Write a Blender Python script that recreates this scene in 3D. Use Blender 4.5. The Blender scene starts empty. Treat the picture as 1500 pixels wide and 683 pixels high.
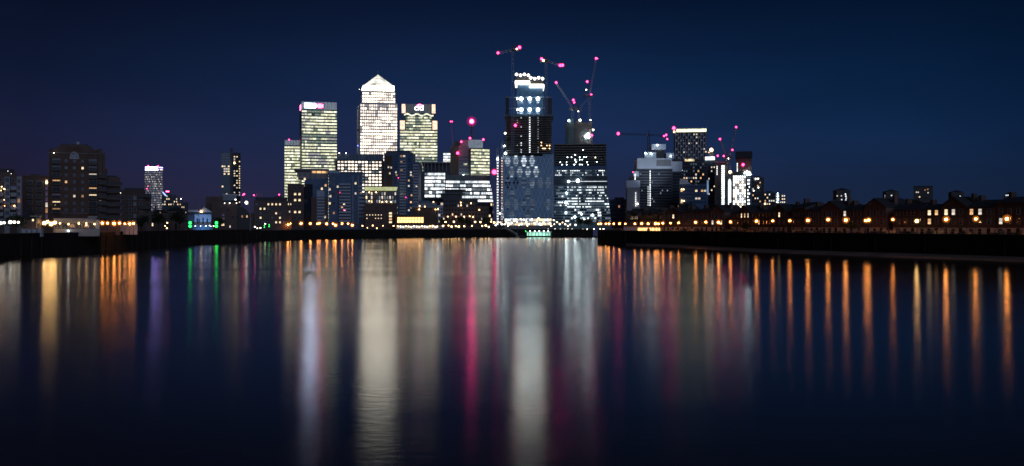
import bpy, math, random
from mathutils import Vector
random.seed(11)
C = bpy.context.scene.collection
SC = bpy.context.scene
F = 1500.0          # focal length in photo pixels (36 mm on a 36 mm sensor)
HZ = 330.0          # row of the horizon
CAM_Z = 8.0
G = 5.0             # level of the quays and streets above the river

def px(x, D): return (x - 750.0) / F * D
def pz(y, D): return CAM_Z + (HZ - y) / F * D

# ------------------------------------------------------------------ materials
MATS = {}
def _nt(name):
    m = bpy.data.materials.new(name); m.use_nodes = True
    nt = m.node_tree; nt.nodes.clear()
    return m, nt, nt.nodes.new('ShaderNodeOutputMaterial')

def solid(name, col, rough=0.7, scale=0.25, var=0.35, metal=0.0, fine=2.5, spec=0.3):
    m, nt, out = _nt(name)
    b = nt.nodes.new('ShaderNodeBsdfPrincipled')
    tc = nt.nodes.new('ShaderNodeTexCoord')
    n1 = nt.nodes.new('ShaderNodeTexNoise'); n1.inputs['Scale'].default_value = scale; n1.inputs['Detail'].default_value = 4
    n2 = nt.nodes.new('ShaderNodeTexNoise'); n2.inputs['Scale'].default_value = fine; n2.inputs['Detail'].default_value = 3
    mx = nt.nodes.new('ShaderNodeMath'); mx.operation = 'MULTIPLY_ADD'; mx.inputs[1].default_value = 0.5
    ml = nt.nodes.new('ShaderNodeMath'); ml.operation = 'MULTIPLY'; ml.inputs[1].default_value = 0.5
    cr = nt.nodes.new('ShaderNodeMapRange')
    cr.inputs['From Min'].default_value = 0.3; cr.inputs['From Max'].default_value = 0.7
    cr.inputs['To Min'].default_value = 1 - var; cr.inputs['To Max'].default_value = 1 + var
    sc = nt.nodes.new('ShaderNodeVectorMath'); sc.operation = 'SCALE'; sc.inputs[0].default_value = col
    L = nt.links.new
    L(tc.outputs['Object'], n1.inputs['Vector']); L(tc.outputs['Object'], n2.inputs['Vector'])
    L(n2.outputs['Fac'], ml.inputs[0]); L(n1.outputs['Fac'], mx.inputs[0]); L(ml.outputs[0], mx.inputs[2])
    L(mx.outputs[0], cr.inputs['Value']); L(cr.outputs['Result'], sc.inputs['Scale'])
    L(sc.outputs['Vector'], b.inputs['Base Color'])
    b.inputs['Roughness'].default_value = rough; b.inputs['Metallic'].default_value = metal
    b.inputs['Specular IOR Level'].default_value = spec
    L(b.outputs[0], out.inputs['Surface'])
    MATS[name] = m
    return m

def lit(name, col, strength, var=0.5, scale=0.35, sample=False):
    """a lamp, a lit room or a surface with its light put in: emission of uneven brightness"""
    m, nt, out = _nt(name)
    e = nt.nodes.new('ShaderNodeEmission'); e.inputs['Color'].default_value = (*col, 1)
    L = nt.links.new
    if var > 0:
        tc = nt.nodes.new('ShaderNodeTexCoord')
        n = nt.nodes.new('ShaderNodeTexNoise'); n.inputs['Scale'].default_value = scale; n.inputs['Detail'].default_value = 3
        mr = nt.nodes.new('ShaderNodeMapRange')
        mr.inputs['From Min'].default_value = 0.3; mr.inputs['From Max'].default_value = 0.7
        mr.inputs['To Min'].default_value = strength * (1 - var); mr.inputs['To Max'].default_value = strength * (1 + var)
        L(tc.outputs['Object'], n.inputs['Vector']); L(n.outputs['Fac'], mr.inputs['Value'])
        L(mr.outputs['Result'], e.inputs['Strength'])
    else:
        e.inputs['Strength'].default_value = strength
    L(e.outputs[0], out.inputs['Surface'])
    m.cycles.emission_sampling = 'FRONT' if sample else 'NONE'
    MATS[name] = m
    return m

M = MATS
solid('brick_brown', (0.12, 0.08, 0.065), 0.85)
solid('brick_dark', (0.14, 0.10, 0.09), 0.85)
solid('brick_yellow', (0.13, 0.10, 0.075), 0.85)
solid('brick_red', (0.19, 0.115, 0.10), 0.85)
solid('render_white', (0.62, 0.58, 0.58), 0.8, var=0.2)
solid('render_grey', (0.32, 0.32, 0.34), 0.8, var=0.2)
solid('concrete', (0.28, 0.27, 0.26), 0.85, var=0.25)
solid('concrete_dark', (0.12, 0.115, 0.115), 0.85)
solid('slate', (0.06, 0.06, 0.068), 0.6)
solid('cladding_dark', (0.075, 0.085, 0.105), 0.45)
solid('cladding_steel', (0.45, 0.44, 0.43), 0.4, metal=0.3, var=0.15)
solid('cladding_blue', (0.10, 0.16, 0.27), 0.5)
solid('cladding_teal', (0.14, 0.21, 0.23), 0.45)
solid('cladding_pale', (0.42, 0.48, 0.58), 0.6, var=0.15)
solid('hoarding_white', (0.70, 0.76, 0.85), 0.7, var=0.1)
solid('glass_dark', (0.02, 0.028, 0.04), 0.12, spec=0.6)
solid('glass_blue', (0.05, 0.10, 0.19), 0.15, spec=0.6)
solid('glass_pale', (0.16, 0.20, 0.27), 0.25, spec=0.5)
solid('glass_film', (0.26, 0.48, 0.72), 0.5, var=0.3, scale=0.12)
solid('lattice_pale', (0.72, 0.80, 0.88), 0.5, var=0.1)
solid('steel_paint', (0.30, 0.33, 0.38), 0.5, var=0.15)
solid('steel_dark', (0.05, 0.05, 0.055), 0.5)
solid('crane_blue', (0.30, 0.36, 0.50), 0.5, var=0.1)
solid('wood_dark', (0.025, 0.018, 0.014), 0.7)
solid('bark', (0.05, 0.035, 0.025), 0.9)
solid('leaf', (0.035, 0.05, 0.022), 0.7, scale=0.6)
solid('leaf_dark', (0.02, 0.03, 0.016), 0.7, scale=0.6)
solid('wall_unlit', (0.018, 0.015, 0.012), 0.9, scale=0.12, var=0.6, fine=0.9)  # unlit blackness of the river walls put into the base colour
solid('paving', (0.09, 0.08, 0.07), 0.85, scale=0.05)
solid('mud', (0.26, 0.18, 0.14), 0.6, scale=0.15, var=0.5)
solid('car_paint', (0.05, 0.055, 0.07), 0.25, var=0.05, spec=0.6)
solid('tyre', (0.015, 0.015, 0.016), 0.8)
# lit rooms, and surfaces whose lit look is put in as emission
lit('office_green', (1.0, 1.0, 0.66), 0.80)
lit('office_green_bright', (1.0, 1.0, 0.74), 1.25)
lit('office_green_dim', (0.55, 0.70, 0.56), 0.36)
lit('office_cream', (1.0, 0.87, 0.68), 3.0, 0.4)
lit('office_cream_mid', (1.0, 0.87, 0.76), 1.3, 0.4)
lit('office_cream_dim', (0.75, 0.72, 0.75), 0.5)
lit('crown_white', (1.0, 0.97, 0.78), 8.0, 0.35)
lit('pyramid_glow', (1.0, 0.97, 0.86), 1.0, 0.65, 0.13)  # floodlighting on the roof put in as uneven emission
lit('office_white', (0.93, 0.98, 1.0), 1.7)
lit('office_white_mid', (0.85, 0.93, 1.0), 1.1)
lit('office_white_dim', (0.6, 0.75, 0.9), 0.24)
lit('crown_glass', (0.62, 0.75, 0.95), 0.26, 0.25)  # pale lit look of crowns and rooftop box put in as dim emission
lit('crown_grey_glow', (0.6, 0.7, 0.85), 0.10, 0.25)  # grey crown tone put in as faint emission
lit('violet_glow', (0.50, 0.45, 0.72), 0.16, 0.6)  # smooth violet glow put into the tower panes as emission
lit('pane_faint', (0.5, 0.68, 0.95), 0.13, 0.5)
lit('pane_soft', (0.74, 0.86, 1.0), 0.52, 0.4)
lit('core_white', (0.90, 0.98, 1.0), 2.3, 0.4)
lit('room_warm', (1.0, 0.56, 0.26), 0.9, 0.7)
lit('room_warm_dim', (1.0, 0.5, 0.24), 0.4)
lit('room_yellow', (1.0, 0.76, 0.46), 1.3, 0.7)
lit('room_pale', (1.0, 0.86, 0.72), 0.75, 0.7)
lit('room_violet', (0.42, 0.32, 0.62), 0.12)
lit('soffit_lime', (0.86, 0.92, 0.48), 0.55, 0.25)  # glow of the lit eave put into the surface as emission
lit('corner_pink', (1.0, 0.62, 0.45), 1.6, 0.4)
lit('band_lime', (0.95, 1.0, 0.60), 1.7, 0.4)
lit('ribbon_blue', (0.35, 0.60, 1.0), 0.40, 0.3)
lit('deck_orange', (1.0, 0.50, 0.18), 3.2, 0.5)
lit('pod_green', (0.45, 1.0, 0.75), 1.0, 0.4)
lit('sign_white', (0.60, 0.68, 1.0), 24.0, 0.1, sample=True)
lit('sign_red', (1.0, 0.10, 0.30), 9.0, 0.1, sample=True)
lit('sign_letters', (0.92, 0.95, 1.0), 4.0, 0.1)
lit('crown_violet', (0.36, 0.30, 1.0), 9.0, 0.25, sample=True)
# lamps
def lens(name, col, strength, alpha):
    """painted bloom halo round a lamp: see-through shell emitting in the lamp colour"""
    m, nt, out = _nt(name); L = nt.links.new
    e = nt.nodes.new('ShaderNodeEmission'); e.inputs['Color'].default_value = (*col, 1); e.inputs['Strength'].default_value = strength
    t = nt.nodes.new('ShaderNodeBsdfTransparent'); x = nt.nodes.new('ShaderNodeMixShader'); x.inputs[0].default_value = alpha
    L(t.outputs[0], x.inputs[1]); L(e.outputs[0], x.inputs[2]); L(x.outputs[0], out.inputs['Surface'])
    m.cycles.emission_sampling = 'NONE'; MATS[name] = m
LAMPS = {'lamp_orange': ((1.0, 0.34, 0.07), 84, 2.7), 'lamp_amber': ((1.0, 0.60, 0.25), 15, 1.35), 'lamp_gold': ((1.0, 0.58, 0.20), 60, 1.9), 'lamp_white': ((1.0, 0.93, 0.80), 10, 1.35), 'lamp_cold': ((0.76, 0.95, 1.0), 22, 1.35),
         'lamp_green': ((0.03, 1.0, 0.13), 7, 1.7), 'lamp_blue': ((0.15, 0.18, 1.0), 8, 1.6), 'beacon_red': ((1.0, 0.04, 0.19), 17, 1.8), 'beacon_strong': ((0.95, 0.025, 0.24), 62, 2.3)}
for k, (c, st, g) in LAMPS.items():
    lit(k, c, st, 0, sample=True)
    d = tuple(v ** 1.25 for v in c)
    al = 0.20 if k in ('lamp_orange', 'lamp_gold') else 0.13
    lens(k + '_glass', d, 1.0, al); lens(k + '_thin_halo', d, 1.0, al * .36)

# ------------------------------------------------------------------ mesh collector
class MB:
    def __init__(s): s.v = []; s.f = []; s.m = []
    def quad(s, pts, m=0):
        i = len(s.v); s.v += [tuple(p) for p in pts]; s.f.append(tuple(range(i, i + len(pts)))); s.m.append(m)
    def box(s, x0, x1, y0, y1, z0, z1, m=0):
        i = len(s.v)
        s.v += [(x0,y0,z0),(x1,y0,z0),(x1,y1,z0),(x0,y1,z0),(x0,y0,z1),(x1,y0,z1),(x1,y1,z1),(x0,y1,z1)]
        for f in ((0,3,2,1),(4,5,6,7),(0,1,5,4),(1,2,6,5),(2,3,7,6),(3,0,4,7)):
            s.f.append(tuple(i + k for k in f)); s.m.append(m)
    def taper(s, x0, x1, X0, X1, y0, y1, z0, z1, Y0=None, Y1=None, m=0):
        Y0 = y0 if Y0 is None else Y0; Y1 = y1 if Y1 is None else Y1
        i = len(s.v)
        s.v += [(x0,y0,z0),(x1,y0,z0),(x1,y1,z0),(x0,y1,z0),(X0,Y0,z1),(X1,Y0,z1),(X1,Y1,z1),(X0,Y1,z1)]
        for f in ((0,3,2,1),(4,5,6,7),(0,1,5,4),(1,2,6,5),(2,3,7,6),(3,0,4,7)):
            s.f.append(tuple(i + k for k in f)); s.m.append(m)
    def prism_xz(s, poly, y0, y1, m=0):     # outline in x,z (counter-clockwise seen from -y) extruded along y
        i = len(s.v); n = len(poly)
        s.v += [(x, y0, z) for x, z in poly] + [(x, y1, z) for x, z in poly]
        s.f.append(tuple(range(i, i + n))); s.m.append(m)
        s.f.append(tuple(range(i + 2*n - 1, i + n - 1, -1))); s.m.append(m)
        for k in range(n):
            a, b = i + k, i + (k + 1) % n
            s.f.append((b, a, a + n, b + n)); s.m.append(m)
    def prism_xy(s, poly, z0, z1, m=0):
        i = len(s.v); n = len(poly)
        s.v += [(x, y, z0) for x, y in poly] + [(x, y, z1) for x, y in poly]
        s.f.append(tuple(range(i + n - 1, i - 1, -1))); s.m.append(m)
        s.f.append(tuple(range(i + n, i + 2*n))); s.m.append(m)
        for k in range(n):
            a, b = i + k, i + (k + 1) % n
            s.f.append((a, b, b + n, a + n)); s.m.append(m)
    def bar(s, p, q, w, m=0):
        p, q = Vector(p), Vector(q); d = (q - p).normalized()
        up = Vector((0, 0, 1)) if abs(d.z) < 0.95 else Vector((1, 0, 0))
        a = d.cross(up).normalized() * (w / 2); b = d.cross(a).normalized() * (w / 2)
        i = len(s.v)
        for c in (p, q):
            s.v += [tuple(c - a - b), tuple(c + a - b), tuple(c + a + b), tuple(c - a + b)]
        for f in ((0,3,2,1),(4,5,6,7),(0,1,5,4),(1,2,6,5),(2,3,7,6),(3,0,4,7)):
            s.f.append(tuple(i + k for k in f)); s.m.append(m)
    def tube(s, p, q, r0, r1, n=8, m=0):
        p, q = Vector(p), Vector(q); d = (q - p).normalized()
        up = Vector((0, 0, 1)) if abs(d.z) < 0.95 else Vector((1, 0, 0))
        a = d.cross(up).normalized(); b = d.cross(a).normalized(); i = len(s.v)
        for c, r in ((p, r0), (q, r1)):
            for k in range(n):
                t = 2 * math.pi * k / n; s.v.append(tuple(c + a * (r * math.cos(t)) + b * (r * math.sin(t))))
        for k in range(n):
            j = (k + 1) % n; s.f.append((i + k, i + j, i + n + j, i + n + k)); s.m.append(m)
        s.f.append(tuple(range(i + n - 1, i - 1, -1))); s.m.append(m)
        s.f.append(tuple(range(i + n, i + 2*n))); s.m.append(m)
    def lattice(s, p, q, w, t, n, m=0):      # four chords with zig-zag bracing
        p, q = Vector(p), Vector(q); d = (q - p).normalized()
        up = Vector((0, 0, 1)) if abs(d.z) < 0.9 else Vector((0, 1, 0))
        a = d.cross(up).normalized() * (w / 2); b = d.cross(a).normalized() * (w / 2)
        cs = [-a - b, a - b, a + b, -a + b]
        for c in cs: s.bar(p + c, q + c, t, m)
        for k in range(n):
            u, v = p + (q - p) * (k / n), p + (q - p) * ((k + 1) / n)
            for j in range(4):
                c0, c1 = cs[j], cs[(j + 1) % 4]
                if k % 2: c0, c1 = c1, c0
                s.bar(u + c0, v + c1, t * 0.7, m)
    def ball(s, c, r, m=0, rings=6, seg=8, squash=1.0):
        i = len(s.v); cx, cy, cz = c
        for a in range(1, rings):
            ph = math.pi * a / rings
            for b in range(seg):
                th = 2 * math.pi * b / seg
                s.v.append((cx + r * math.sin(ph) * math.cos(th), cy + r * math.sin(ph) * math.sin(th), cz + r * squash * math.cos(ph)))
        s.v += [(cx, cy, cz + r * squash), (cx, cy, cz - r * squash)]
        top, bot = len(s.v) - 2, len(s.v) - 1
        for a in range(rings - 2):
            for b in range(seg):
                j = (b + 1) % seg
                s.f.append((i + a*seg + b, i + (a+1)*seg + b, i + (a+1)*seg + j, i + a*seg + j)); s.m.append(m)
        for b in range(seg):
            j = (b + 1) % seg
            s.f.append((top, i + b, i + j)); s.m.append(m)
            s.f.append((bot, i + (rings-2)*seg + j, i + (rings-2)*seg + b)); s.m.append(m)
    def mesh(s, name, mats):
        me = bpy.data.meshes.new(name); me.from_pydata(s.v, [], s.f)
        for m in mats: me.materials.append(M[m] if isinstance(m, str) else m)
        if len(mats) > 1: me.polygons.foreach_set('material_index', s.m)
        me.update()
        return me
    def build(s, name, mats, parent=None, loc=(0, 0, 0)):
        if isinstance(mats, str): mats = [mats]
        return link(name, s.mesh(name, mats), parent, loc)

def link(name, me, parent=None, loc=(0, 0, 0)):
    o = bpy.data.objects.new(name, me); C.objects.link(o); o.location = loc
    if parent is not None: o.parent = parent
    return o

SEEN = {}
def tag(o, label, cat, group=None):
    o['label'] = label; o['category'] = cat; o['kind'] = 'thing'
    if group: o['group'] = group
    SEEN.setdefault(label, []).append(o.name)
    n = len(label.split())
    if n > 16 or n < 4: print('LABEL LENGTH', n, label)
    return o
def thing(name, label, cat, loc=(0, 0, 0), rz=0.0, group=None):
    o = bpy.data.objects.new(name, None); C.objects.link(o)
    o.empty_display_size = 0.5
    o.location = loc; o.rotation_euler = (0, 0, rz)
    return tag(o, label, cat, group)
def structure(o): o['kind'] = 'structure'; return o

ORD = ('first second third fourth fifth sixth seventh eighth ninth tenth eleventh twelfth thirteenth fourteenth fifteenth '
       'sixteenth seventeenth eighteenth nineteenth twentieth twenty-first twenty-second twenty-third twenty-fourth twenty-fifth '
       'twenty-sixth twenty-seventh twenty-eighth twenty-ninth thirtieth thirty-first thirty-second thirty-third thirty-fourth '
       'thirty-fifth thirty-sixth thirty-seventh thirty-eighth thirty-ninth fortieth').split()

# ------------------------------------------------------------------ buildings
class Bld:
    """a building whose front faces the river; local x right, y inland, z up from the quay level"""
    def __init__(s, name, label, cat, x0, x1, D, dep, turn=0.0, group=None):
        s.xc = (x0 + x1) / 2; s.D = D; s.dep = dep
        a = math.atan2(px(s.xc, D), D); s.ca = math.cos(a)
        s.root = thing(name, label, cat, (px(s.xc, D), D, G), -a + math.radians(turn), group)
        s.x0, s.x1 = s.u(x0), s.u(x1)
    def u(s, x): return (x - s.xc) / F * s.D * s.ca
    def z(s, y): return pz(y, s.D) - G
    def part(s, name, mb, mats): return mb.build(name, mats, s.root)
    def block(s, name, x0, x1, y0, y1, mat, yb=0.0, ye=None, parent=None):
        """box between pixel columns x0..x1 and rows y0 (top)..y1 (bottom; None = ground)"""
        mb = MB(); mb.box(s.u(x0), s.u(x1), yb, s.dep if ye is None else ye, -0.3 if y1 is None else s.z(y1), s.z(y0))
        return mb.build(name, mat, parent or s.root)
    def bands(s, x0, x1, y0, y1, rows, cols, pick, mats, fw=0.82, fh=0.6, out=0.08, sides='f', side_cols=6, name='window_band', yb=0.0, ye=None, x0b=None, x1b=None):
        ye = s.dep if ye is None else ye
        zt, zb = s.z(y0), s.z(y1); h = (zt - zb) / rows
        for k in range(rows):
            mb = MB(); zc = zt - (k + 0.5) * h; z0, z1 = zc - h * fh / 2, zc + h * fh / 2
            t = (k + 0.5) / rows
            xa = s.u(x0 if x0b is None else x0 + (x0b - x0) * t); xb = s.u(x1 if x1b is None else x1 + (x1b - x1) * t)
            w = (xb - xa) / cols
            if 'f' in sides:
                for i in range(cols):
                    m = pick(k, i, rows, cols)
                    if m is None: continue
                    c = xa + (i + 0.5) * w
                    mb.quad([(c - w*fw/2, yb - out, z0), (c + w*fw/2, yb - out, z0), (c + w*fw/2, yb - out, z1), (c - w*fw/2, yb - out, z1)], m)
            for sd in sides:
                if sd not in 'lr': continue
                X = xa - out if sd == 'l' else xb + out
                dw = (ye - yb) / side_cols
                for i in range(side_cols):
                    m = pick(k, cols + i, rows, cols)
                    if m is None: continue
                    c = yb + (i + 0.5) * dw; a, b = c - dw*fw/2, c + dw*fw/2
                    if sd == 'l': mb.quad([(X, b, z0), (X, a, z0), (X, a, z1), (X, b, z1)], m)
                    else: mb.quad([(X, a, z0), (X, b, z0), (X, b, z1), (X, a, z1)], m)
            if mb.f: mb.build(name, mats, s.root)
    def window(s, x, y, w, h, pane, frame='render_grey', yb=0.0, arch=False, name='window'):
        cx, cz = s.u(x), s.z(y); W, H = w / F * s.D / 2, h / F * s.D / 2
        key = (round(W, 2), round(H, 2), pane, frame, arch)
        if key not in WIN:
            mb = MB(); t = min(0.14, W * 0.25)
            if arch:
                n = 8; arc = [(W * math.cos(math.pi * k / n), -H + 2 * H * math.sin(math.pi * k / n)) for k in range(n + 1)]
                mb.quad([(x_, -0.05, z_) for x_, z_ in arc], 1)
                for k in range(n):
                    mb.bar((arc[k][0], -0.08, arc[k][1]), (arc[k+1][0], -0.08, arc[k+1][1]), t, 0)
                for k in (2, 4, 6): mb.bar((0, -0.08, -H), (arc[k][0], -0.08, arc[k][1]), t * .6, 0)
                mb.bar((-W, -0.08, -H), (W, -0.08, -H), t, 0)
            else:
                mb.quad([(-W, -0.05, -H), (W, -0.05, -H), (W, -0.05, H), (-W, -0.05, H)], 1)
                mb.box(-W - t, -W, -0.12, 0.02, -H - t, H + t, 0); mb.box(W, W + t, -0.12, 0.02, -H - t, H + t, 0)
                mb.box(-W, W, -0.12, 0.02, H, H + t, 0); mb.box(-W, W, -0.16, 0.02, -H - t, -H, 0)
                mb.box(-t*.3, t*.3, -0.11, -0.055, -H, H, 0)
                if H > 0.8: mb.box(-W, W, -0.105, -0.056, H * 0.2, H * 0.2 + t * .6, 0)
            WIN[key] = mb.mesh('window', [frame, pane])
        return link(name, WIN[key], s.root, (cx, yb, cz))
    def balcony(s, x0, x1, y, deep=1.4, mat='steel_paint', yb=0.0, slab='concrete_dark'):
        mb = MB(); a, b, z = s.u(x0), s.u(x1), s.z(y)
        mb.box(a, b, yb - deep, yb + 0.02, z - 0.22, z, 0)
        mb.box(a, b, yb - deep, yb - deep + 0.06, z + 0.95, z + 1.05, 1)
        mb.box(a, b, yb - deep + 0.01, yb - deep + 0.05, z, z + 0.95, 1)
        return mb.build('balcony', [slab, mat], s.root)
    def light(s, x, y, r, mat, name='lamp', off=-0.8):
        """a lamp of radius r metres fixed to the building"""
        return link(name, ball_mesh(r, mat), s.root, (s.u(x), off, s.z(y)))
WIN = {}
BALL = {}
def ball_mesh(r, mat):
    k = (round(r, 2), mat)
    if k not in BALL:
        mb = MB(); mb.ball((0, 0, 0), r)
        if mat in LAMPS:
            for t in (.2, .4, .6, .8, 1): mb.ball((0, 0, 0), r * (1 + (LAMPS[mat][2] - 1) * t), 1 if t < .5 else 2, 8, 12)  # nested emissive shells stand in for bloom round the bulb
        BALL[k] = mb.mesh('lamp', [mat, mat + '_glass', mat + '_thin_halo'] if mat in LAMPS else [mat])
    return BALL[k]

def picker(weights, seed, clump=0.0, row_off=()):
    """weights: probability per material index; clump groups neighbouring panes; row_off: rows that are mostly dark"""
    rnd = random.Random(seed); ids = list(range(len(weights)))
    state = {}
    def f(k, i, rows, cols):
        if (k, i - 1) in state and rnd.random() < clump: m = state[(k, i - 1)]
        elif (k - 1, i) in state and rnd.random() < clump * 0.3: m = state[(k - 1, i)]
        else: m = rnd.choices(ids, weights)[0]
        if k in row_off and rnd.random() < 0.8: m = 0
        state[(k, i)] = m
        return m
    return f

# ================================================================== SETTING
# banks (waterlines read from the photo; x, y in metres)
LEFT = [(-190, -300), (-150, 60), (-134, 200), (-130, 261), (-131.6, 286), (-127, 316), (-135, 364), (-138, 444), (-134, 545), (-105, 632), (-62, 680), (-23, 706), (56, 708)]
RIGHT = [(39.5, 470), (45, 402), (66, 366), (71, 335), (78, 309), (91, 280), (108.5, 246), (119, 223), (132, 190), (160, 80), (190, -300)]

def ground():
    far = 9000
    poly = [(-far, -300)] + LEFT + [(84, 700), (70, 486)] + RIGHT + [(far, -300), (far, far), (-far, far)]
    me = bpy.data.meshes.new('ground')
    me.from_pydata([(x, y, G) for x, y in poly], [], [tuple(range(len(poly) - 1, -1, -1))])
    me.materials.append(M['paving']); me.update()
    if me.polygons[0].normal.z < 0: me.flip_normals()
    return structure(link('ground', me))
ground()

def offset(line, d):
    out = []
    for i, p in enumerate(line):
        a = Vector(line[max(i - 1, 0)]); b = Vector(line[min(i + 1, len(line) - 1)])
        t = (b - a).normalized(); n = Vector((-t.y, t.x))
        out.append((p[0] + n.x * d, p[1] + n.y * d))
    return out

def river_wall(line, label, top, side, mat='wall_unlit'):
    """masonry wall along a bank; side +1 when the land is left of the line's direction"""
    t = thing('river_wall', label, 'river wall', (line[len(line)//2][0], line[len(line)//2][1], 0))
    ox, oy = t.location.x, t.location.y
    def strip(name, d0, d1, z0, z1, mat):
        A, B = offset(line, d0 * side), offset(line, d1 * side); mb = MB()
        for i in range(len(line) - 1):
            p, q, r, s_ = A[i], A[i+1], B[i+1], B[i]
            P = lambda c, z: (c[0] - ox, c[1] - oy, z)
            mb.quad([P(p, z0), P(q, z0), P(q, z1), P(p, z1)]); mb.quad([P(s_, z0), P(r, z0), P(r, z1), P(s_, z1)])
            mb.quad([P(p, z1), P(q, z1), P(r, z1), P(s_, z1)])
        for k in (0, -1):
            mb.quad([P(A[k], z0), P(A[k], z1), P(B[k], z1), P(B[k], z0)])
        return mb.build(name, mat, t)
    strip('wall_face', -0.25, 0.35, -1.5, top - 0.18, mat)
    strip('coping', -0.34, 0.44, top - 0.178, top, 'concrete_dark')
    # timber fenders standing against the face
    acc = 0.0; A = offset(line, -0.42 * side); n = 0
    for i in range(len(line) - 1):
        p, q = Vector(A[i]), Vector(A[i+1]); L = (q - p).length
        while acc < L and n < 60:
            c = p + (q - p) * (acc / L); acc += random.choice((7, 11, 16, 23))
            if c.y > 120:
                mb = MB(); mb.box(-0.17, 0.17, -0.15, 0.15, -1.2, G - 0.4); n += 1
                o = mb.build('fender', 'wood_dark', t, (c.x - ox, c.y - oy, 0)); o.rotation_euler.z = math.atan2(q.y - p.y, q.x - p.x)
        acc -= L
    return t
river_wall(LEFT[:9], 'dark unlit river wall below the brick warehouse flats, running away to the green lights', G + 0.9, 1)
river_wall(LEFT[8:], 'long low dark river wall under the bright towers across the water', G + 0.35, 1)
river_wall([(70, 486)] + RIGHT, 'dark embankment wall below the row of orange lamps and terraced houses', G + 0.9, 1)

def foreshore():
    """muddy beach sloping out of the water at the foot of the embankment with the orange lamps"""
    inner = offset(RIGHT[1:9], -0.2); mb = MB()
    width = [0.3, 7.0, 6.5, 6.0, 6.0, 6.5, 6.0, 6.0]
    N = 5
    sub_in, w = [], []
    for i in range(len(inner) - 1):
        for k in range(N):
            t = k / N
            sub_in.append((inner[i][0] + (inner[i+1][0] - inner[i][0]) * t, inner[i][1] + (inner[i+1][1] - inner[i][1]) * t))
            w.append(width[i] + (width[i+1] - width[i]) * t + random.uniform(-.5, .5))
    prev = None
    for i, p in enumerate(sub_in):
        a, b = Vector(sub_in[max(0, i-1)]), Vector(sub_in[min(len(sub_in)-1, i+1)])
        t = (b - a).normalized(); n = Vector((t.y, -t.x))
        row = []
        for k in range(5):
            d = max(w[i], 0.3) * k / 4
            row.append((p[0] + n.x * d, p[1] + n.y * d, 0.85 * (1 - k / 4) ** 0.8 - 0.12 * (k == 4) + random.uniform(-.04, .04)))
        if prev:
            for k in range(4): mb.quad([prev[k], prev[k+1], row[k+1], row[k]])
        prev = row
    o = mb.build('foreshore', 'mud'); structure(o)
foreshore()

def water():
    m, nt, out = _nt('river_water'); L = nt.links.new
    gl = nt.nodes.new('ShaderNodeBsdfAnisotropic'); gl.distribution = 'BECKMANN'
    gl.inputs['Color'].default_value = (1, 1, 1, 1); gl.inputs['Roughness'].default_value = 0.162; gl.inputs['Anisotropy'].default_value = 0.12
    tg = nt.nodes.new('ShaderNodeCombineXYZ'); tg.inputs[0].default_value = 1.0; L(tg.outputs[0], gl.inputs['Tangent'])
    df = nt.nodes.new('ShaderNodeBsdfDiffuse'); df.inputs['Color'].default_value = (0.060, 0.042, 0.030, 1)
    fr = nt.nodes.new('ShaderNodeFresnel'); fr.inputs['IOR'].default_value = 1.333
    mx = nt.nodes.new('ShaderNodeMixShader')
    geo = nt.nodes.new('ShaderNodeNewGeometry')
    mp = nt.nodes.new('ShaderNodeMapping'); mp.inputs['Scale'].default_value = (0.55, 1.0, 1.0)
    n1 = nt.nodes.new('ShaderNodeTexNoise'); n1.inputs['Scale'].default_value = 2.2; n1.inputs['Detail'].default_value = 2; n1.inputs['Roughness'].default_value = 0.5
    mp2 = nt.nodes.new('ShaderNodeMapping'); mp2.inputs['Scale'].default_value = (0.012, 0.05, 1.0)
    n2 = nt.nodes.new('ShaderNodeTexNoise'); n2.inputs['Scale'].default_value = 1.0; n2.inputs['Detail'].default_value = 4
    bp = nt.nodes.new('ShaderNodeBump'); bp.inputs['Strength'].default_value = 0.17; bp.inputs['Distance'].default_value = 0.04
    mr = nt.nodes.new('ShaderNodeMapRange')        # wind lanes: slightly calmer and rougher water
    mr.inputs['From Min'].default_value = 0.35; mr.inputs['From Max'].default_value = 0.65
    mr.inputs['To Min'].default_value = 0.146; mr.inputs['To Max'].default_value = 0.180
    L(geo.outputs['Position'], mp.inputs['Vector']); L(mp.outputs[0], n1.inputs['Vector'])
    L(geo.outputs['Position'], mp2.inputs['Vector']); L(mp2.outputs[0], n2.inputs['Vector'])
    L(n2.outputs['Fac'], mr.inputs['Value']); L(mr.outputs['Result'], gl.inputs['Roughness'])
    L(n1.outputs['Fac'], bp.inputs['Height']); L(bp.outputs[0], gl.inputs['Normal'])
    L(fr.outputs[0], mx.inputs[0]); L(df.outputs[0], mx.inputs[1]); L(gl.outputs[0], mx.inputs[2]); L(mx.outputs[0], out.inputs['Surface'])
    MATS['river_water'] = m
    mb = MB(); mb.quad([(-400, -300, 0), (400, -300, 0), (400, 760, 0), (-400, 760, 0)])
    structure(mb.build('river', 'river_water'))
water()

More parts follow.
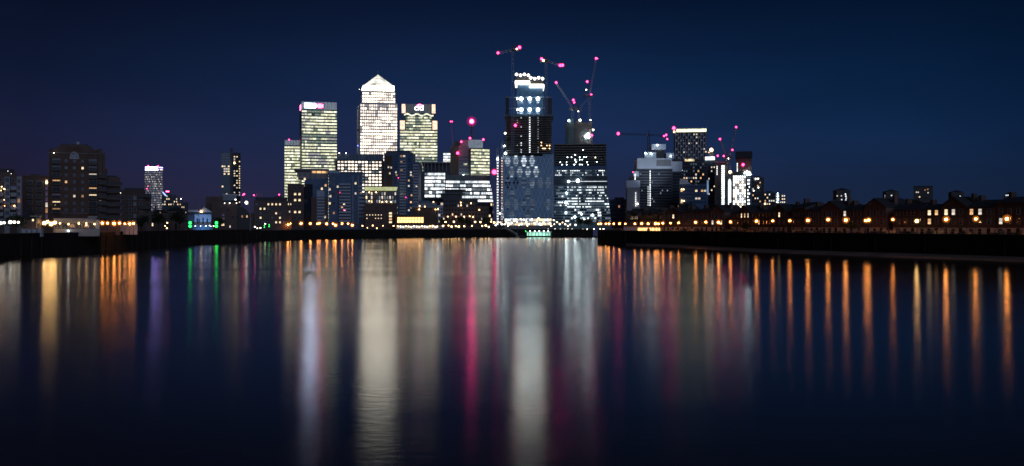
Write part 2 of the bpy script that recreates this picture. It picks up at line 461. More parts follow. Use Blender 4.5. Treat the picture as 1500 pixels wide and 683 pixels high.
# ------------------------------------------------------------------ sky and light
def sky():
    w = bpy.data.worlds.new('World'); SC.world = w; w.use_nodes = True
    nt = w.node_tree; nt.nodes.clear(); L = nt.links.new
    out = nt.nodes.new('ShaderNodeOutputWorld'); bg = nt.nodes.new('ShaderNodeBackground')
    tc = nt.nodes.new('ShaderNodeTexCoord'); sep = nt.nodes.new('ShaderNodeSeparateXYZ')
    L(tc.outputs['Generated'], sep.inputs[0])
    cr = nt.nodes.new('ShaderNodeValToRGB'); e = cr.color_ramp.elements       # colour by elevation
    e[0].position = 0.0; e[0].color = (0.0230, 0.0220, 0.056, 1)
    e[1].position = 1.0; e[1].color = (0.0008, 0.0025, 0.010, 1)
    for p, c in ((0.035, (0.0185, 0.0220, 0.062)), (0.085, (0.0130, 0.0245, 0.080)), (0.14, (0.0066, 0.0190, 0.064)), (0.21, (0.0034, 0.0092, 0.034)), (0.30, (0.0024, 0.0046, 0.016))):
        n = e.new(p); n.color = (*c, 1)
    L(sep.outputs['Z'], cr.inputs[0])
    # dimmer and bluer away from the lights of the towers
    dp = nt.nodes.new('ShaderNodeVectorMath'); dp.operation = 'DOT_PRODUCT'; dp.inputs[1].default_value = (0.06, 0.998, 0.0)
    L(tc.outputs['Generated'], dp.inputs[0])
    mr = nt.nodes.new('ShaderNodeMapRange'); mr.inputs['From Min'].default_value = 0.87; mr.inputs['From Max'].default_value = 0.995
    mr.inputs['To Min'].default_value = 0.0; mr.inputs['To Max'].default_value = 1.0
    L(dp.outputs['Value'], mr.inputs['Value'])
    mx = nt.nodes.new('ShaderNodeMix'); mx.data_type = 'RGBA'; mx.blend_type = 'MIX'
    tint = nt.nodes.new('ShaderNodeMix'); tint.data_type = 'RGBA'; tint.blend_type = 'MULTIPLY'; tint.inputs[0].default_value = 1.0
    L(cr.outputs[0], tint.inputs[6])
    side = nt.nodes.new('ShaderNodeMapRange')           # right of the river bluer, left more violet
    side.inputs['From Min'].default_value = -0.45; side.inputs['From Max'].default_value = 0.45
    L(sep.outputs['X'], side.inputs['Value'])
    sm = nt.nodes.new('ShaderNodeMix'); sm.data_type = 'RGBA'
    sm.inputs[6].default_value = (0.74, 0.50, 0.50, 1); sm.inputs[7].default_value = (0.28, 0.42, 0.45, 1)
    L(side.outputs['Result'], sm.inputs[0]); L(sm.outputs[2], tint.inputs[7])
    L(mr.outputs['Result'], mx.inputs[0]); L(tint.outputs[2], mx.inputs[6]); L(cr.outputs[0], mx.inputs[7])
    # thin uneven cloud, and less red towards the right-hand sky
    cn = nt.nodes.new('ShaderNodeTexNoise'); cn.inputs['Scale'].default_value = 3.0; cn.inputs['Detail'].default_value = 5
    cm = nt.nodes.new('ShaderNodeMapping'); cm.inputs['Scale'].default_value = (1.0, 1.0, 3.5); L(tc.outputs['Generated'], cm.inputs['Vector']); L(cm.outputs[0], cn.inputs['Vector'])
    cv = nt.nodes.new('ShaderNodeMapRange'); cv.inputs['From Min'].default_value = 0.3; cv.inputs['From Max'].default_value = 0.7; cv.inputs['To Min'].default_value = 0.86; cv.inputs['To Max'].default_value = 1.12
    L(cn.outputs['Fac'], cv.inputs['Value'])
    rr = nt.nodes.new('ShaderNodeMapRange'); rr.inputs['From Min'].default_value = -0.1; rr.inputs['From Max'].default_value = 0.30; rr.inputs['To Min'].default_value = 1.0; rr.inputs['To Max'].default_value = 0.55
    L(sep.outputs['X'], rr.inputs['Value'])
    rc = nt.nodes.new('ShaderNodeCombineXYZ'); rc.inputs[1].default_value = 1.0; rc.inputs[2].default_value = 1.0; L(rr.outputs['Result'], rc.inputs[0])
    m1 = nt.nodes.new('ShaderNodeVectorMath'); m1.operation = 'MULTIPLY'; L(mx.outputs[2], m1.inputs[0]); L(rc.outputs[0], m1.inputs[1])
    m2 = nt.nodes.new('ShaderNodeVectorMath'); m2.operation = 'SCALE'; L(m1.outputs[0], m2.inputs[0]); L(cv.outputs['Result'], m2.inputs['Scale'])
    # dusk light left in the sky behind the camera, from the sky model with the sun below the horizon
    st = nt.nodes.new('ShaderNodeTexSky'); st.sky_type = 'NISHITA'; st.sun_disc = False
    st.sun_elevation = math.radians(-4.0); st.sun_rotation = math.radians(180.0); st.air_density = 1.0; st.dust_density = 1.0; st.ozone_density = 2.0
    bk = nt.nodes.new('ShaderNodeMapRange'); bk.inputs['From Min'].default_value = 0.15; bk.inputs['From Max'].default_value = -0.6
    bk.inputs['To Min'].default_value = 0.0; bk.inputs['To Max'].default_value = 0.10
    L(sep.outputs['Y'], bk.inputs['Value'])
    sk = nt.nodes.new('ShaderNodeVectorMath'); sk.operation = 'SCALE'; L(st.outputs[0], sk.inputs[0]); L(bk.outputs['Result'], sk.inputs['Scale'])
    ad = nt.nodes.new('ShaderNodeVectorMath'); ad.operation = 'ADD'; L(m2.outputs[0], ad.inputs[0]); L(sk.outputs[0], ad.inputs[1])
    L(ad.outputs[0], bg.inputs[0]); bg.inputs[1].default_value = 1.0
    L(bg.outputs[0], out.inputs[0])
    sun = bpy.data.lights.new('afterglow', 'SUN'); sun.energy = 0.42; sun.angle = math.radians(40); sun.color = (0.55, 0.68, 1.0)
    so = bpy.data.objects.new('afterglow', sun); C.objects.link(so)
    so.rotation_euler = (math.radians(66), 0, math.radians(24))
sky()

cam = bpy.data.cameras.new('camera'); co = bpy.data.objects.new('camera', cam); C.objects.link(co)
co.location = (0, 0, CAM_Z); co.rotation_euler = (math.radians(90), 0, 0)
cam.lens = 36; cam.sensor_width = 36; cam.shift_y = -(341.5 - HZ) / 1500.0
cam.clip_start = 0.5; cam.clip_end = 20000
SC.camera = co
SC.view_settings.view_transform = 'Standard'; SC.view_settings.look = 'None'
SC.view_settings.exposure = 0; SC.view_settings.gamma = 1
SC.render.engine = 'CYCLES'
cy = SC.cycles
cy.use_denoising = True; cy.use_adaptive_sampling = False; cy.use_light_tree = True
cy.max_bounces = 4; cy.diffuse_bounces = 2; cy.glossy_bounces = 3; cy.sample_clamp_indirect = 6.0; cy.sample_clamp_direct = 0
cy.pixel_filter_type = 'BLACKMAN_HARRIS'; cy.filter_width = 1.55

# ================================================================== THE BRIGHT TOWERS
def office_tower_low():
    b = Bld('office_tower', 'narrow lit office tower with grey glass crown, standing against the taller flat-topped bank tower', 'office tower', 416.5, 443, 1640, 40)
    b.block('body', 416.5, 443, 213, None, 'cladding_teal')
    b.block('crown', 417, 442.7, 205.5, 212.8, 'crown_glass', yb=1)
    for i in range(7): b.block('crown_fin', 417.5 + i * 4, 418.1 + i * 4, 204.8, 213, 'cladding_pale', yb=-0.4, ye=0.9)
    b.bands(416.8, 442.8, 214, 330, 27, 14, picker([.05, .55, .40], 21, .45), ['office_green_dim', 'office_green', 'office_green_bright'], fw=.93, fh=.62)
    b.light(423.5, 205, 1.1, 'beacon_red', 'beacon'); b.light(440, 205.5, 1.1, 'beacon_red', 'beacon')
office_tower_low()

def bank_tower():
    b = Bld('bank_tower', 'tall flat-topped office tower with pale green floors and a white glowing rooftop sign', 'office tower', 441.5, 494, 1600, 55, 4)
    b.block('body', 441.5, 494, 160.5, None, 'cladding_teal')
    b.block('crown', 442.5, 493.5, 149.5, 160.2, 'crown_glass', yb=0.8, ye=54)
    for i in range(9): b.block('crown_mullion', 446 + i * 5.6, 446.5 + i * 5.6, 149.6, 160.2, 'steel_paint', yb=0.3, ye=0.79)
    sg = b.block('rooftop_sign', 445, 475, 151, 159.5, 'steel_dark', yb=-0.9, ye=0.2)
    b.block('sign_panel', 446, 462.5, 152, 158.7, 'sign_white', yb=-1.2, ye=-0.92, parent=sg)
    mb = MB(); u, z = b.u(468.5), b.z(155.4); r = 5.2
    for sx, sz in ((1, 0), (-1, 0), (0, 1), (0, -1)):
        if sx: mb.quad([(u, -1.15, z), (u + sx*r, -1.15, z - r*.66*sx), (u + sx*r, -1.15, z + r*.66*sx)])
        else: mb.quad([(u, -1.15, z), (u + r*.66*sz, -1.15, z + sz*r*.66), (u - r*.66*sz, -1.15, z + sz*r*.66)])
    mb.build('sign_emblem', 'sign_red', sg)
    mb = MB(); mb.box(b.x0 - 0.8, b.x0 - 0.1, 10, 30, b.z(160), b.z(153)); mb.build('side_sign', 'sign_red', b.root)
    p = picker([.07, .45, .40, .08], 5, .5, (8, 10))
    def pk(k, i, rows, cols):
        if k < 2 and i < cols and 4 + k < i < 13 - k: return 0 if k == 0 or i not in (6, 7) else None
        return p(k, i, rows, cols)
    b.bands(442.2, 493.6, 161.5, 330, 38, 22, pk, ['office_green_dim', 'office_green', 'office_green_bright', 'office_cream_dim'], fw=.96, fh=.56, sides='fl', side_cols=6)
bank_tower()

def pyramid_tower():
    b = Bld('pyramid_tower', 'tallest office tower, steel clad, brightly lit with a glowing pyramid roof', 'office tower', 527, 582.5, 1500, 52, 2.5)
    b.block('body', 527, 582.5, 151.5, None, 'cladding_steel')
    b.block('upper_body', 530, 579.5, 133, 151.4, 'cladding_steel', yb=1.5, ye=50)
    p = picker([.09, .46, .45], 8, .45)
    ms = ['office_cream_dim', 'office_cream_mid', 'office_cream']
    b.bands(527.6, 582, 152.5, 330, 38, 17, p, ms, fw=.74, fh=.66, sides='f')
    b.bands(527.6, 582, 152.5, 330, 40, 17, lambda k, i, r, c: (None if i < c else 0), ms, fw=.7, fh=.5, sides='l', side_cols=5, name='side_window_band')
    b.bands(530.8, 579, 135, 151, 4, 15, picker([.08, .3, .62], 9, .4), ms, fw=.78, fh=.66, yb=1.5, ye=50)
    b.block('crown', 531.4, 578.3, 125.6, 132.8, 'crown_white', yb=1.2, ye=50)
    for i in range(8): b.block('crown_pier', 531.2 + i * 6.64, 531.9 + i * 6.64, 125.4, 133, 'cladding_steel', yb=0.7, ye=1.19)
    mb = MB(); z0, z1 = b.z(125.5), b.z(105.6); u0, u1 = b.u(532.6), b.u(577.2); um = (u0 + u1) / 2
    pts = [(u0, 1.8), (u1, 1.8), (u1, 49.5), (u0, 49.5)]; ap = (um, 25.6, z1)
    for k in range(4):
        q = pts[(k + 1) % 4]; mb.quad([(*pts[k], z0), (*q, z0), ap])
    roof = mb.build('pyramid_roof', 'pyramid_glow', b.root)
    mb = MB()
    for k in range(4): mb.bar((*pts[k], z0), ap, 0.5)
    for t in (.2, .4, .6, .8):
        c = [(um + (x - um) * (1 - t), 25.6 + (y - 25.6) * (1 - t), z0 + (z1 - z0) * t) for x, y in pts]
        for k in range(4): mb.bar(c[k], c[(k + 1) % 4], 0.35)
    mb.build('roof_rib', 'cladding_steel', roof)
    mb = MB(); mb.tube((um, 25.6, z1 - .5), (um, 25.6, z1 + 5), .35, .1); mb.build('roof_mast', 'steel_paint', roof)
    mb = MB(); mb.tube((um - 9, 22, z0 + 2), (um - 9, 22, z1 - 3), .3, .12); mb.build('roof_aerial', 'steel_paint', roof)
    for z in (155, 192): b.block('corner_bay', 524, 526.9, z, z + 34, 'cladding_steel', yb=4, ye=48)
    b.light(526.6, 131, .45, 'lamp_white', off=6); b.light(524.3, 214, .8, 'lamp_blue')
pyramid_tower()

def sign_tower():
    b = Bld('sign_tower', 'lit office tower with stepped pink corners and white letters on its dark crown', 'office tower', 585.5, 641, 1480, 50)
    b.block('body', 585.5, 641, 176, None, 'cladding_teal')
    b.block('upper_body', 588.5, 637.8, 166, 175.8, 'cladding_teal', yb=0.2, ye=49)
    b.block('crown', 594, 632.6, 152.6, 165.8, 'crown_grey_glow', yb=0.6, ye=46)
    for i in range(8): b.block('crown_mullion', 595.5 + i * 5, 595.9 + i * 5, 153, 165.8, 'steel_paint', yb=0.25, ye=0.59)
    for x in (588.5, 632.8): b.block('corner_tower', x, x + 5, 152.8, 165.8, 'corner_pink', yb=0.3, ye=46)
    for x in (586, 633.6): b.block('lit_corner', x, x + 7, 177, 190, 'corner_pink', yb=-0.25, ye=-0.1)
    sg = None
    cu = bpy.data.curves.new('sign_letters', 'FONT'); cu.body = 'citi'; cu.size = 11.5; cu.extrude = 0.3; cu.offset = 0.12; cu.align_x = 'CENTER'
    tmp = bpy.data.objects.new('tmp', cu); C.objects.link(tmp); bpy.context.view_layer.update()
    me = bpy.data.meshes.new_from_object(tmp.evaluated_get(bpy.context.evaluated_depsgraph_get())); bpy.data.objects.remove(tmp)
    me.materials.clear(); me.materials.append(M['sign_letters'])
    sg = link('sign_letters', me, b.root, (b.u(613.8), -0.4, b.z(161.6))); sg.rotation_euler = (math.radians(90), 0, 0)
    mb = MB(); n = 9; c = (b.u(614.6), b.z(157.8))
    arc = [(c[0] + 4.6 * math.cos(math.pi * k / n), c[1] + 4.6 * math.sin(math.pi * k / n)) for k in range(n + 1)]
    for k in range(n): mb.bar((arc[k][0], -0.5, arc[k][1]), (arc[k+1][0], -0.5, arc[k+1][1]), 1.1)
    mb.build('sign_arc', 'sign_red', b.root)
    mb = MB(); N = 22                                    # wavy lit row under the crown
    for i in range(N):
        u0, u1 = b.u(592) + (b.u(635) - b.u(592)) * i / N, b.u(592) + (b.u(635) - b.u(592)) * (i + .92) / N
        zc = b.z(168.4) + 1.3 * math.sin(i / N * math.pi * 6); mb.quad([(u0, -.1, zc - 1.1), (u1, -.1, zc - 1.1), (u1, -.1, zc + 1.1), (u0, -.1, zc + 1.1)])
    mb.build('lit_frieze', 'office_green_bright', b.root)
    ms = ['office_green_dim', 'office_green', 'office_green_bright']
    b.bands(594.5, 632, 170.5, 191, 5, 14, picker([.28, .5, .22], 3, .5), ms, fw=.95, fh=.6)
    b.bands(586, 640.6, 191.2, 330, 32, 22, picker([.08, .45, .39, .08], 4, .5, (9, 10)), ms + ['office_cream_dim'], fw=.96, fh=.6)
sign_tower()

def small_back_office():
    b = Bld('office_block', 'small grey office block with two bright top floors, beside the stepped tower with pink corners', 'office block', 649, 670, 1380, 40)
    b.block('body', 649, 670, 223.5, None, 'cladding_teal')
    b.bands(649.4, 669.6, 224, 240, 4, 8, picker([.05, .5, .45], 31, .5), ['office_white_mid', 'office_white', 'office_green_bright'], fw=.95, fh=.7)
    b.bands(649.4, 669.6, 240.5, 330, 20, 8, picker([.7, .2, .1], 32, .3), ['glass_pale', 'office_white_dim', 'office_white_mid'], fw=.8, fh=.6)
small_back_office()

def beacon_tower():
    b = Bld('office_tower', 'cream-lit office tower under the largest red beacon, with a blue-grey rooftop box', 'office tower', 688.5, 718.5, 1320, 44, 20)
    b.block('body', 688.5, 718.5, 217, None, 'cladding_teal')
    b.block('plant_room', 690.5, 708, 205, 216.8, 'crown_glass', yb=1, ye=30)
    b.block('side_wing', 672.5, 688.2, 214, None, 'render_grey', yb=6, ye=40)
    mb = MB(); mb.taper(b.u(675), b.u(688), b.u(679), b.u(688), 8, 38, b.z(213.9), b.z(205)); mb.build('wing_roof', 'render_grey', b.root)
    b.bands(689, 718, 218, 330, 24, 11, picker([.08, .52, .40], 41, .4), ['office_green_dim', 'office_green', 'office_green_bright'], fw=.94, fh=.62)
    b.bands(673, 688, 228, 330, 20, 7, picker([.72, .2, .08], 42, .4), ['glass_pale', 'office_green_dim', 'office_green'], fw=.85, fh=.5, yb=6, name='wing_window_band')
    mb = MB(); mb.lattice((b.u(695), 12, b.z(205)), (b.u(695), 12, b.z(179)), 1.3, .3, 9); mast = mb.build('beacon_mast', 'steel_dark', b.root)
    o = b.light(695, 177, 3.0, 'beacon_strong', 'beacon', off=12)
    for x, y, f in ((675, 208.5, 2), (688, 203, 1), (708.8, 204.3, 1)): b.light(x, y, 1.3, 'beacon_red', 'beacon', off=f)
    b.light(670, 225, 1.7, 'beacon_red', 'beacon', off=4); b.light(677, 257.5, 1.1, 'lamp_cold', off=-1)
beacon_tower()

# ================================================================== MIDDLE GROUND, ACROSS THE WATER
def grid_office():
    b = Bld('grid_office', 'white-lit grid fronted office with a dark colonnaded top floor, below the pyramid tower', 'office block', 491, 562, 1000, 40)
    b.block('body', 491, 562, 234.5, None, 'concrete_dark')
    b.block('attic', 495, 562, 225.5, 234.2, 'cladding_blue', yb=2)
    for i in range(14): b.block('attic_fin', 496 + i * 4.8, 496.7 + i * 4.8, 226, 234.3, 'render_grey', yb=1.2, ye=1.95)
    b.bands(494, 559.5, 235.2, 283, 10, 13, picker([.12, .44, .44], 51, .2), ['office_white_dim', 'office_cream_mid', 'office_cream'], fw=.66, fh=.5)
    for x in (497, 507, 531): b.light(x, 224.8, .5, 'lamp_white')
grid_office()

def blue_tower():
    b = Bld('apartment_tower', 'tall dark blue apartment tower with stacked balconies, in front of the pink-cornered tower', 'apartment tower', 560, 604.5, 800, 26, -6)
    b.block('body', 563, 604.5, 225, None, 'cladding_blue')
    b.block('side_wing', 559.5, 562.9, 236, None, 'brick_brown', yb=1)
    b.block('penthouse', 565, 601, 220.8, 224.8, 'glass_blue', yb=1.2)
    mb = MB(); mb.box(b.u(562), b.u(605), -.9, 26.5, b.z(225), b.z(224.2)); mb.build('roof_slab', 'render_grey', b.root)
    b.block('river_wing', 604.7, 613, 237, None, 'cladding_blue', yb=1.5)
    b.block('brick_panel', 564, 575, 228, None, 'brick_brown', yb=-0.12, ye=-0.02)
    b.bands(576.5, 582.5, 227, 322, 24, 2, picker([.9, .06, .04], 61), ['glass_blue', 'room_pale', 'room_warm_dim'], fw=.8, fh=.62)
    b.bands(586, 594, 227, 322, 24, 2, picker([.92, .05, .03], 62), ['glass_blue', 'room_warm_dim', 'room_pale'], fw=.85, fh=.7)
    b.bands(597.5, 603.5, 227, 322, 24, 2, picker([.92, .05, .03], 63), ['glass_blue', 'room_pale', 'room_warm'], fw=.8, fh=.62)
    for k in range(22):
        y = 229.5 + k * 4.1
        b.balcony(585.5, 594.8, y + 2.4, 1.0, 'cladding_pale', slab='cladding_pale')
        if y > 238: b.balcony(605, 613.3, y + 1.2, 1.3, 'cladding_pale', yb=1.5, slab='cladding_pale')
    for x, y, m in ((569, 245, 'room_pale'), (573, 245.6, 'room_pale'), (580, 252.5, 'room_pale'), (604, 258, 'room_warm'), (608, 271, 'room_pale'), (610, 273, 'room_yellow'), (571, 254, 'room_pale'), (576, 284, 'room_warm'), (603, 286, 'room_warm')):
        b.window(x, y, 2.0, 2.6, m, yb=-0.2 if x < 604 else 1.4)
    b.light(583.8, 261, .3, 'beacon_red', 'beacon'); b.light(594.6, 289.5, .3, 'beacon_red', 'beacon')
blue_tower()

def lime_soffit():
    b = Bld('pale_grid_block', 'low block with a lime-lit overhanging eave above tall pale windows', 'office block', 533, 582, 772, 20)
    b.block('body', 534, 581, 279.5, None, 'brick_dark')
    mb = MB(); mb.taper(b.u(534), b.u(581), b.u(533), b.u(582.5), 0, 20, b.z(279.3), b.z(274.2), -3.2, 20.5); mb.build('lit_eave', 'soffit_lime', b.root)
    b.block('roof', 533, 582.5, 273.4, 274.1, 'slate', yb=-3.2, ye=20.5)
    p = picker([.30, .42, .2, .08], 71)
    b.bands(535, 581, 281, 298, 3, 12, p, ['glass_pale', 'office_white_dim', 'room_pale', 'room_yellow'], fw=.55, fh=.75)
    for x, y in ((541, 282), (551, 282), (541, 295), (560, 296), (566, 295.5), (573, 296)): b.light(x, y, .42, 'lamp_amber')
lime_soffit()

def dark_brick_low():
    b = Bld('low_brick_block', 'low dark brick block with three rows of tiny square lit windows and a lit stairwell', 'brick block', 535, 582, 738, 16)
    b.block('body', 535, 582, 300, None, 'brick_dark')
    b.block('parapet', 534.7, 582.3, 299, 299.9, 'concrete_dark', yb=-.2)
    for r, y in enumerate((315, 320)):
        for i in range(6):
            if r == 1 and i in (1, 2): continue
            b.window(537.5 + i * 4.2, y, 1.3, 1.5, 'room_yellow', 'concrete_dark')
    for y in (309.5, 326):
        for i in range(6): b.window(537.5 + i * 4.2, y, 1.3, 1.5, 'glass_dark', 'concrete_dark')
    for k in range(4): b.window(572, 312.5 + k * 4.3, 4.2, 2.9, 'room_yellow' if k != 2 else 'room_warm', 'concrete_dark')
dark_brick_low()

def pavilion():
    b = Bld('hotel_pavilion', 'low riverside pavilion with a row of tall amber-lit bays', 'pavilion', 579, 622, 728, 14)
    b.block('body', 579, 622, 316, None, 'brick_dark')
    b.block('roof', 578.3, 622.6, 314.5, 315.9, 'slate', yb=-1.2)
    for i in range(9):
        b.window(584 + i * 4.3, 322.4, 3.4, 8, 'deck_orange', 'wood_dark')
    for i in range(8): b.block('pier', 585.7 + i * 4.3, 586.5 + i * 4.3, 317, 328, 'brick_brown', yb=-.7, ye=-.17)
    b.block('terrace_wall', 581, 640, 330.5, None, 'render_white', yb=-4, ye=-3.5)
    b.block('terrace_floor', 581, 640, 333, None, 'concrete_dark', yb=-3.49, ye=-.2)
    for i in range(15):
        b.light(583 + i * 3.9, 331.5 + (i % 3) * .5, .38, 'lamp_white' if i % 4 else 'lamp_amber', off=-4.4)
pavilion()

def brown_hotel():
    b = Bld('hotel_block', 'brown hotel block with a blue flat roof and pale gridded corner, above the amber-lit pavilion', 'hotel', 604, 649, 752, 18)
    b.block('body', 604, 641, 304, None, 'brick_brown')
    b.block('corner_bay', 641.3, 649, 301, None, 'cladding_pale', yb=-.6)
    b.block('roof_storey', 605, 640.5, 297, 303.8, 'cladding_blue', yb=1.5)
    mb = MB(); mb.box(b.u(601), b.u(647), -.8, 18.5, b.z(304), b.z(303)); mb.build('roof_slab', 'cladding_pale', b.root)
    b.block('roof_box', 613, 629, 294, 296.9, 'cladding_blue', yb=4)
    b.bands(641.8, 648.7, 304, 331, 6, 2, picker([.85, .1, .05], 81), ['glass_blue', 'room_pale', 'room_yellow'], fw=.72, fh=.7, yb=-.6)
    for x, y in ((607, 306.5), (618, 306), (626, 306.5), (612, 312), (634, 312)): b.window(x, y, 2, 2.4, 'glass_dark')
    for x, y in ((614.7, 302), (622.3, 302.8), (614, 307), (638, 307), (641.5, 306.5), (635, 296)): b.light(x, y, .42, 'lamp_amber')
brown_hotel()

def framed_office():
    b = Bld('framed_office', 'dark office with an open framed attic above rows of cold white windows', 'office block', 610, 660, 930, 40)
    b.block('body', 610, 660, 251.5, None, 'cladding_dark')
    for i in range(7): b.block('attic_column', 621 + i * 5.4, 621.9 + i * 5.4, 239, 251.4, 'steel_paint', yb=.2, ye=1)
    b.block('attic_beam', 618, 660, 237.2, 238.9, 'steel_paint', yb=.2, ye=39)
    b.block('attic_wall', 620, 659, 239, 251.4, 'cladding_dark', yb=6)
    b.block('stair_tower', 610.3, 617.8, 240, 251.4, 'concrete_dark', yb=2)
    b.bands(622, 652, 252.6, 290, 7, 14, picker([.16, .34, .5], 91, .5), ['office_white_dim', 'office_white_mid', 'office_white'], fw=.84, fh=.66)
    b.bands(622, 658, 290.5, 330, 7, 14, picker([.9, .06, .04], 92, .1), ['glass_dark', 'room_pale', 'office_white_dim'], fw=.8, fh=.6, name='lower_window_band')
    for k in range(6):
        b.window(614, 255 + k * 7.2, 3, 2.4, 'room_yellow' if k in (1, 3) else 'glass_dark')
framed_office()

def curved_office():
    b = Bld('curved_office', 'long dark office with a curving right end and six rows of cold white windows', 'office block', 653, 722, 905, 36)
    D, dep = b.D, b.dep
    # plan with a curved right-hand corner, built as a stack of storeys that lean out towards the ground
    def plan(grow):
        u0, u1 = b.u(653), b.u(717) + grow
        pts = [(u0, 0.0)] + [(u1 - 8 + 8 * math.sin(t), 8 - 8 * math.cos(t)) for t in [math.pi / 2 * k / 6 for k in range(7)]] + [(u1, dep), (u0, dep)]
        return pts
    rows = 12; zt, zb = b.z(264), b.z(330); h = (zt - zb) / rows
    mb = MB(); mb.prism_xy(plan(0.4), b.z(264) , b.z(256.5)); mb.build('roof_band', 'cladding_teal', b.root)
    p = picker([.18, .34, .48], 101, .5); q = picker([.80, .07, .13], 102, .1)
    for k in range(rows):
        z1 = zt - k * h; grow = 3.4 * math.sin(min(1, (k + .5) / 7) * math.pi / 2)
        pl = plan(grow)
        mb = MB(); mb.prism_xy(pl, z1 - h + 0.004, z1); mb.build('storey', 'cladding_dark', b.root)
        mb = MB(); u0, u1 = pl[0][0], pl[1][0]; n = 20
        segs = [((u0 + (u1 - u0) * i / n, 0), (u0 + (u1 - u0) * (i + 1) / n, 0)) for i in range(n)] + [(pl[j], pl[j + 1]) for j in range(1, 7)]
        for i, (A, B) in enumerate(segs):
            if k < 6: m = p(k, i, rows, len(segs))
            else: m = 3 + q(k, i, rows, len(segs))
            A, B = Vector((*A, 0)), Vector((*B, 0)); d = (B - A); nrm = Vector((d.y, -d.x, 0)).normalized() * .09
            a_, b_ = A + d * .08 + nrm, A + d * .92 + nrm
            mb.quad([(a_.x, a_.y, z1 - h * .8), (b_.x, b_.y, z1 - h * .8), (b_.x, b_.y, z1 - h * .2), (a_.x, a_.y, z1 - h * .2)], m)
        mb.build('window_band', ['office_white_dim', 'office_white_mid', 'office_white', 'glass_dark', 'room_pale', 'room_yellow'], b.root)
curved_office()

def dark_mid():
    b = Bld('dark_riverside_block', 'dark stepped riverside block with flat roof canopies and scattered warm windows, before the curved office', 'apartment block', 641, 716, 800, 22)
    b.block('body', 647, 716, 302, None, 'brick_dark')
    b.block('upper_storey', 649, 700, 291.5, 301.8, 'cladding_dark', yb=1.5)
    for x0, x1, y in ((645, 678, 284), (652, 679, 278.5)):
        b.block('roof_room', x0 + 1, x1 - 1, y, 291.3 if y > 280 else 283.2, 'cladding_dark', yb=3)
        b.block('roof_canopy', x0 - 3, x1 + 3, y - 1, y - .1, 'cladding_teal', yb=1)
    rnd = random.Random(7)
    for r in range(5):
        for c in range(16):
            x, y = 650 + c * 4.3, 295 + r * 6.4
            if r == 0 and x > 698: continue
            m = rnd.choices(['glass_dark', 'room_yellow', 'room_warm_dim', 'room_pale'], [.86, .04, .04, .06])[0]
            b.window(x, y, 1.8, 3.0, m, 'cladding_dark', yb=1.4 if r == 0 else 0)
    for x, y in ((675, 297), (675.5, 301), (656, 317.5), (668, 317.5), (680, 317.5), (688, 317), (693, 317.8), (702, 307.5), (690, 298)): b.light(x, y, .42, 'lamp_amber')
dark_mid()

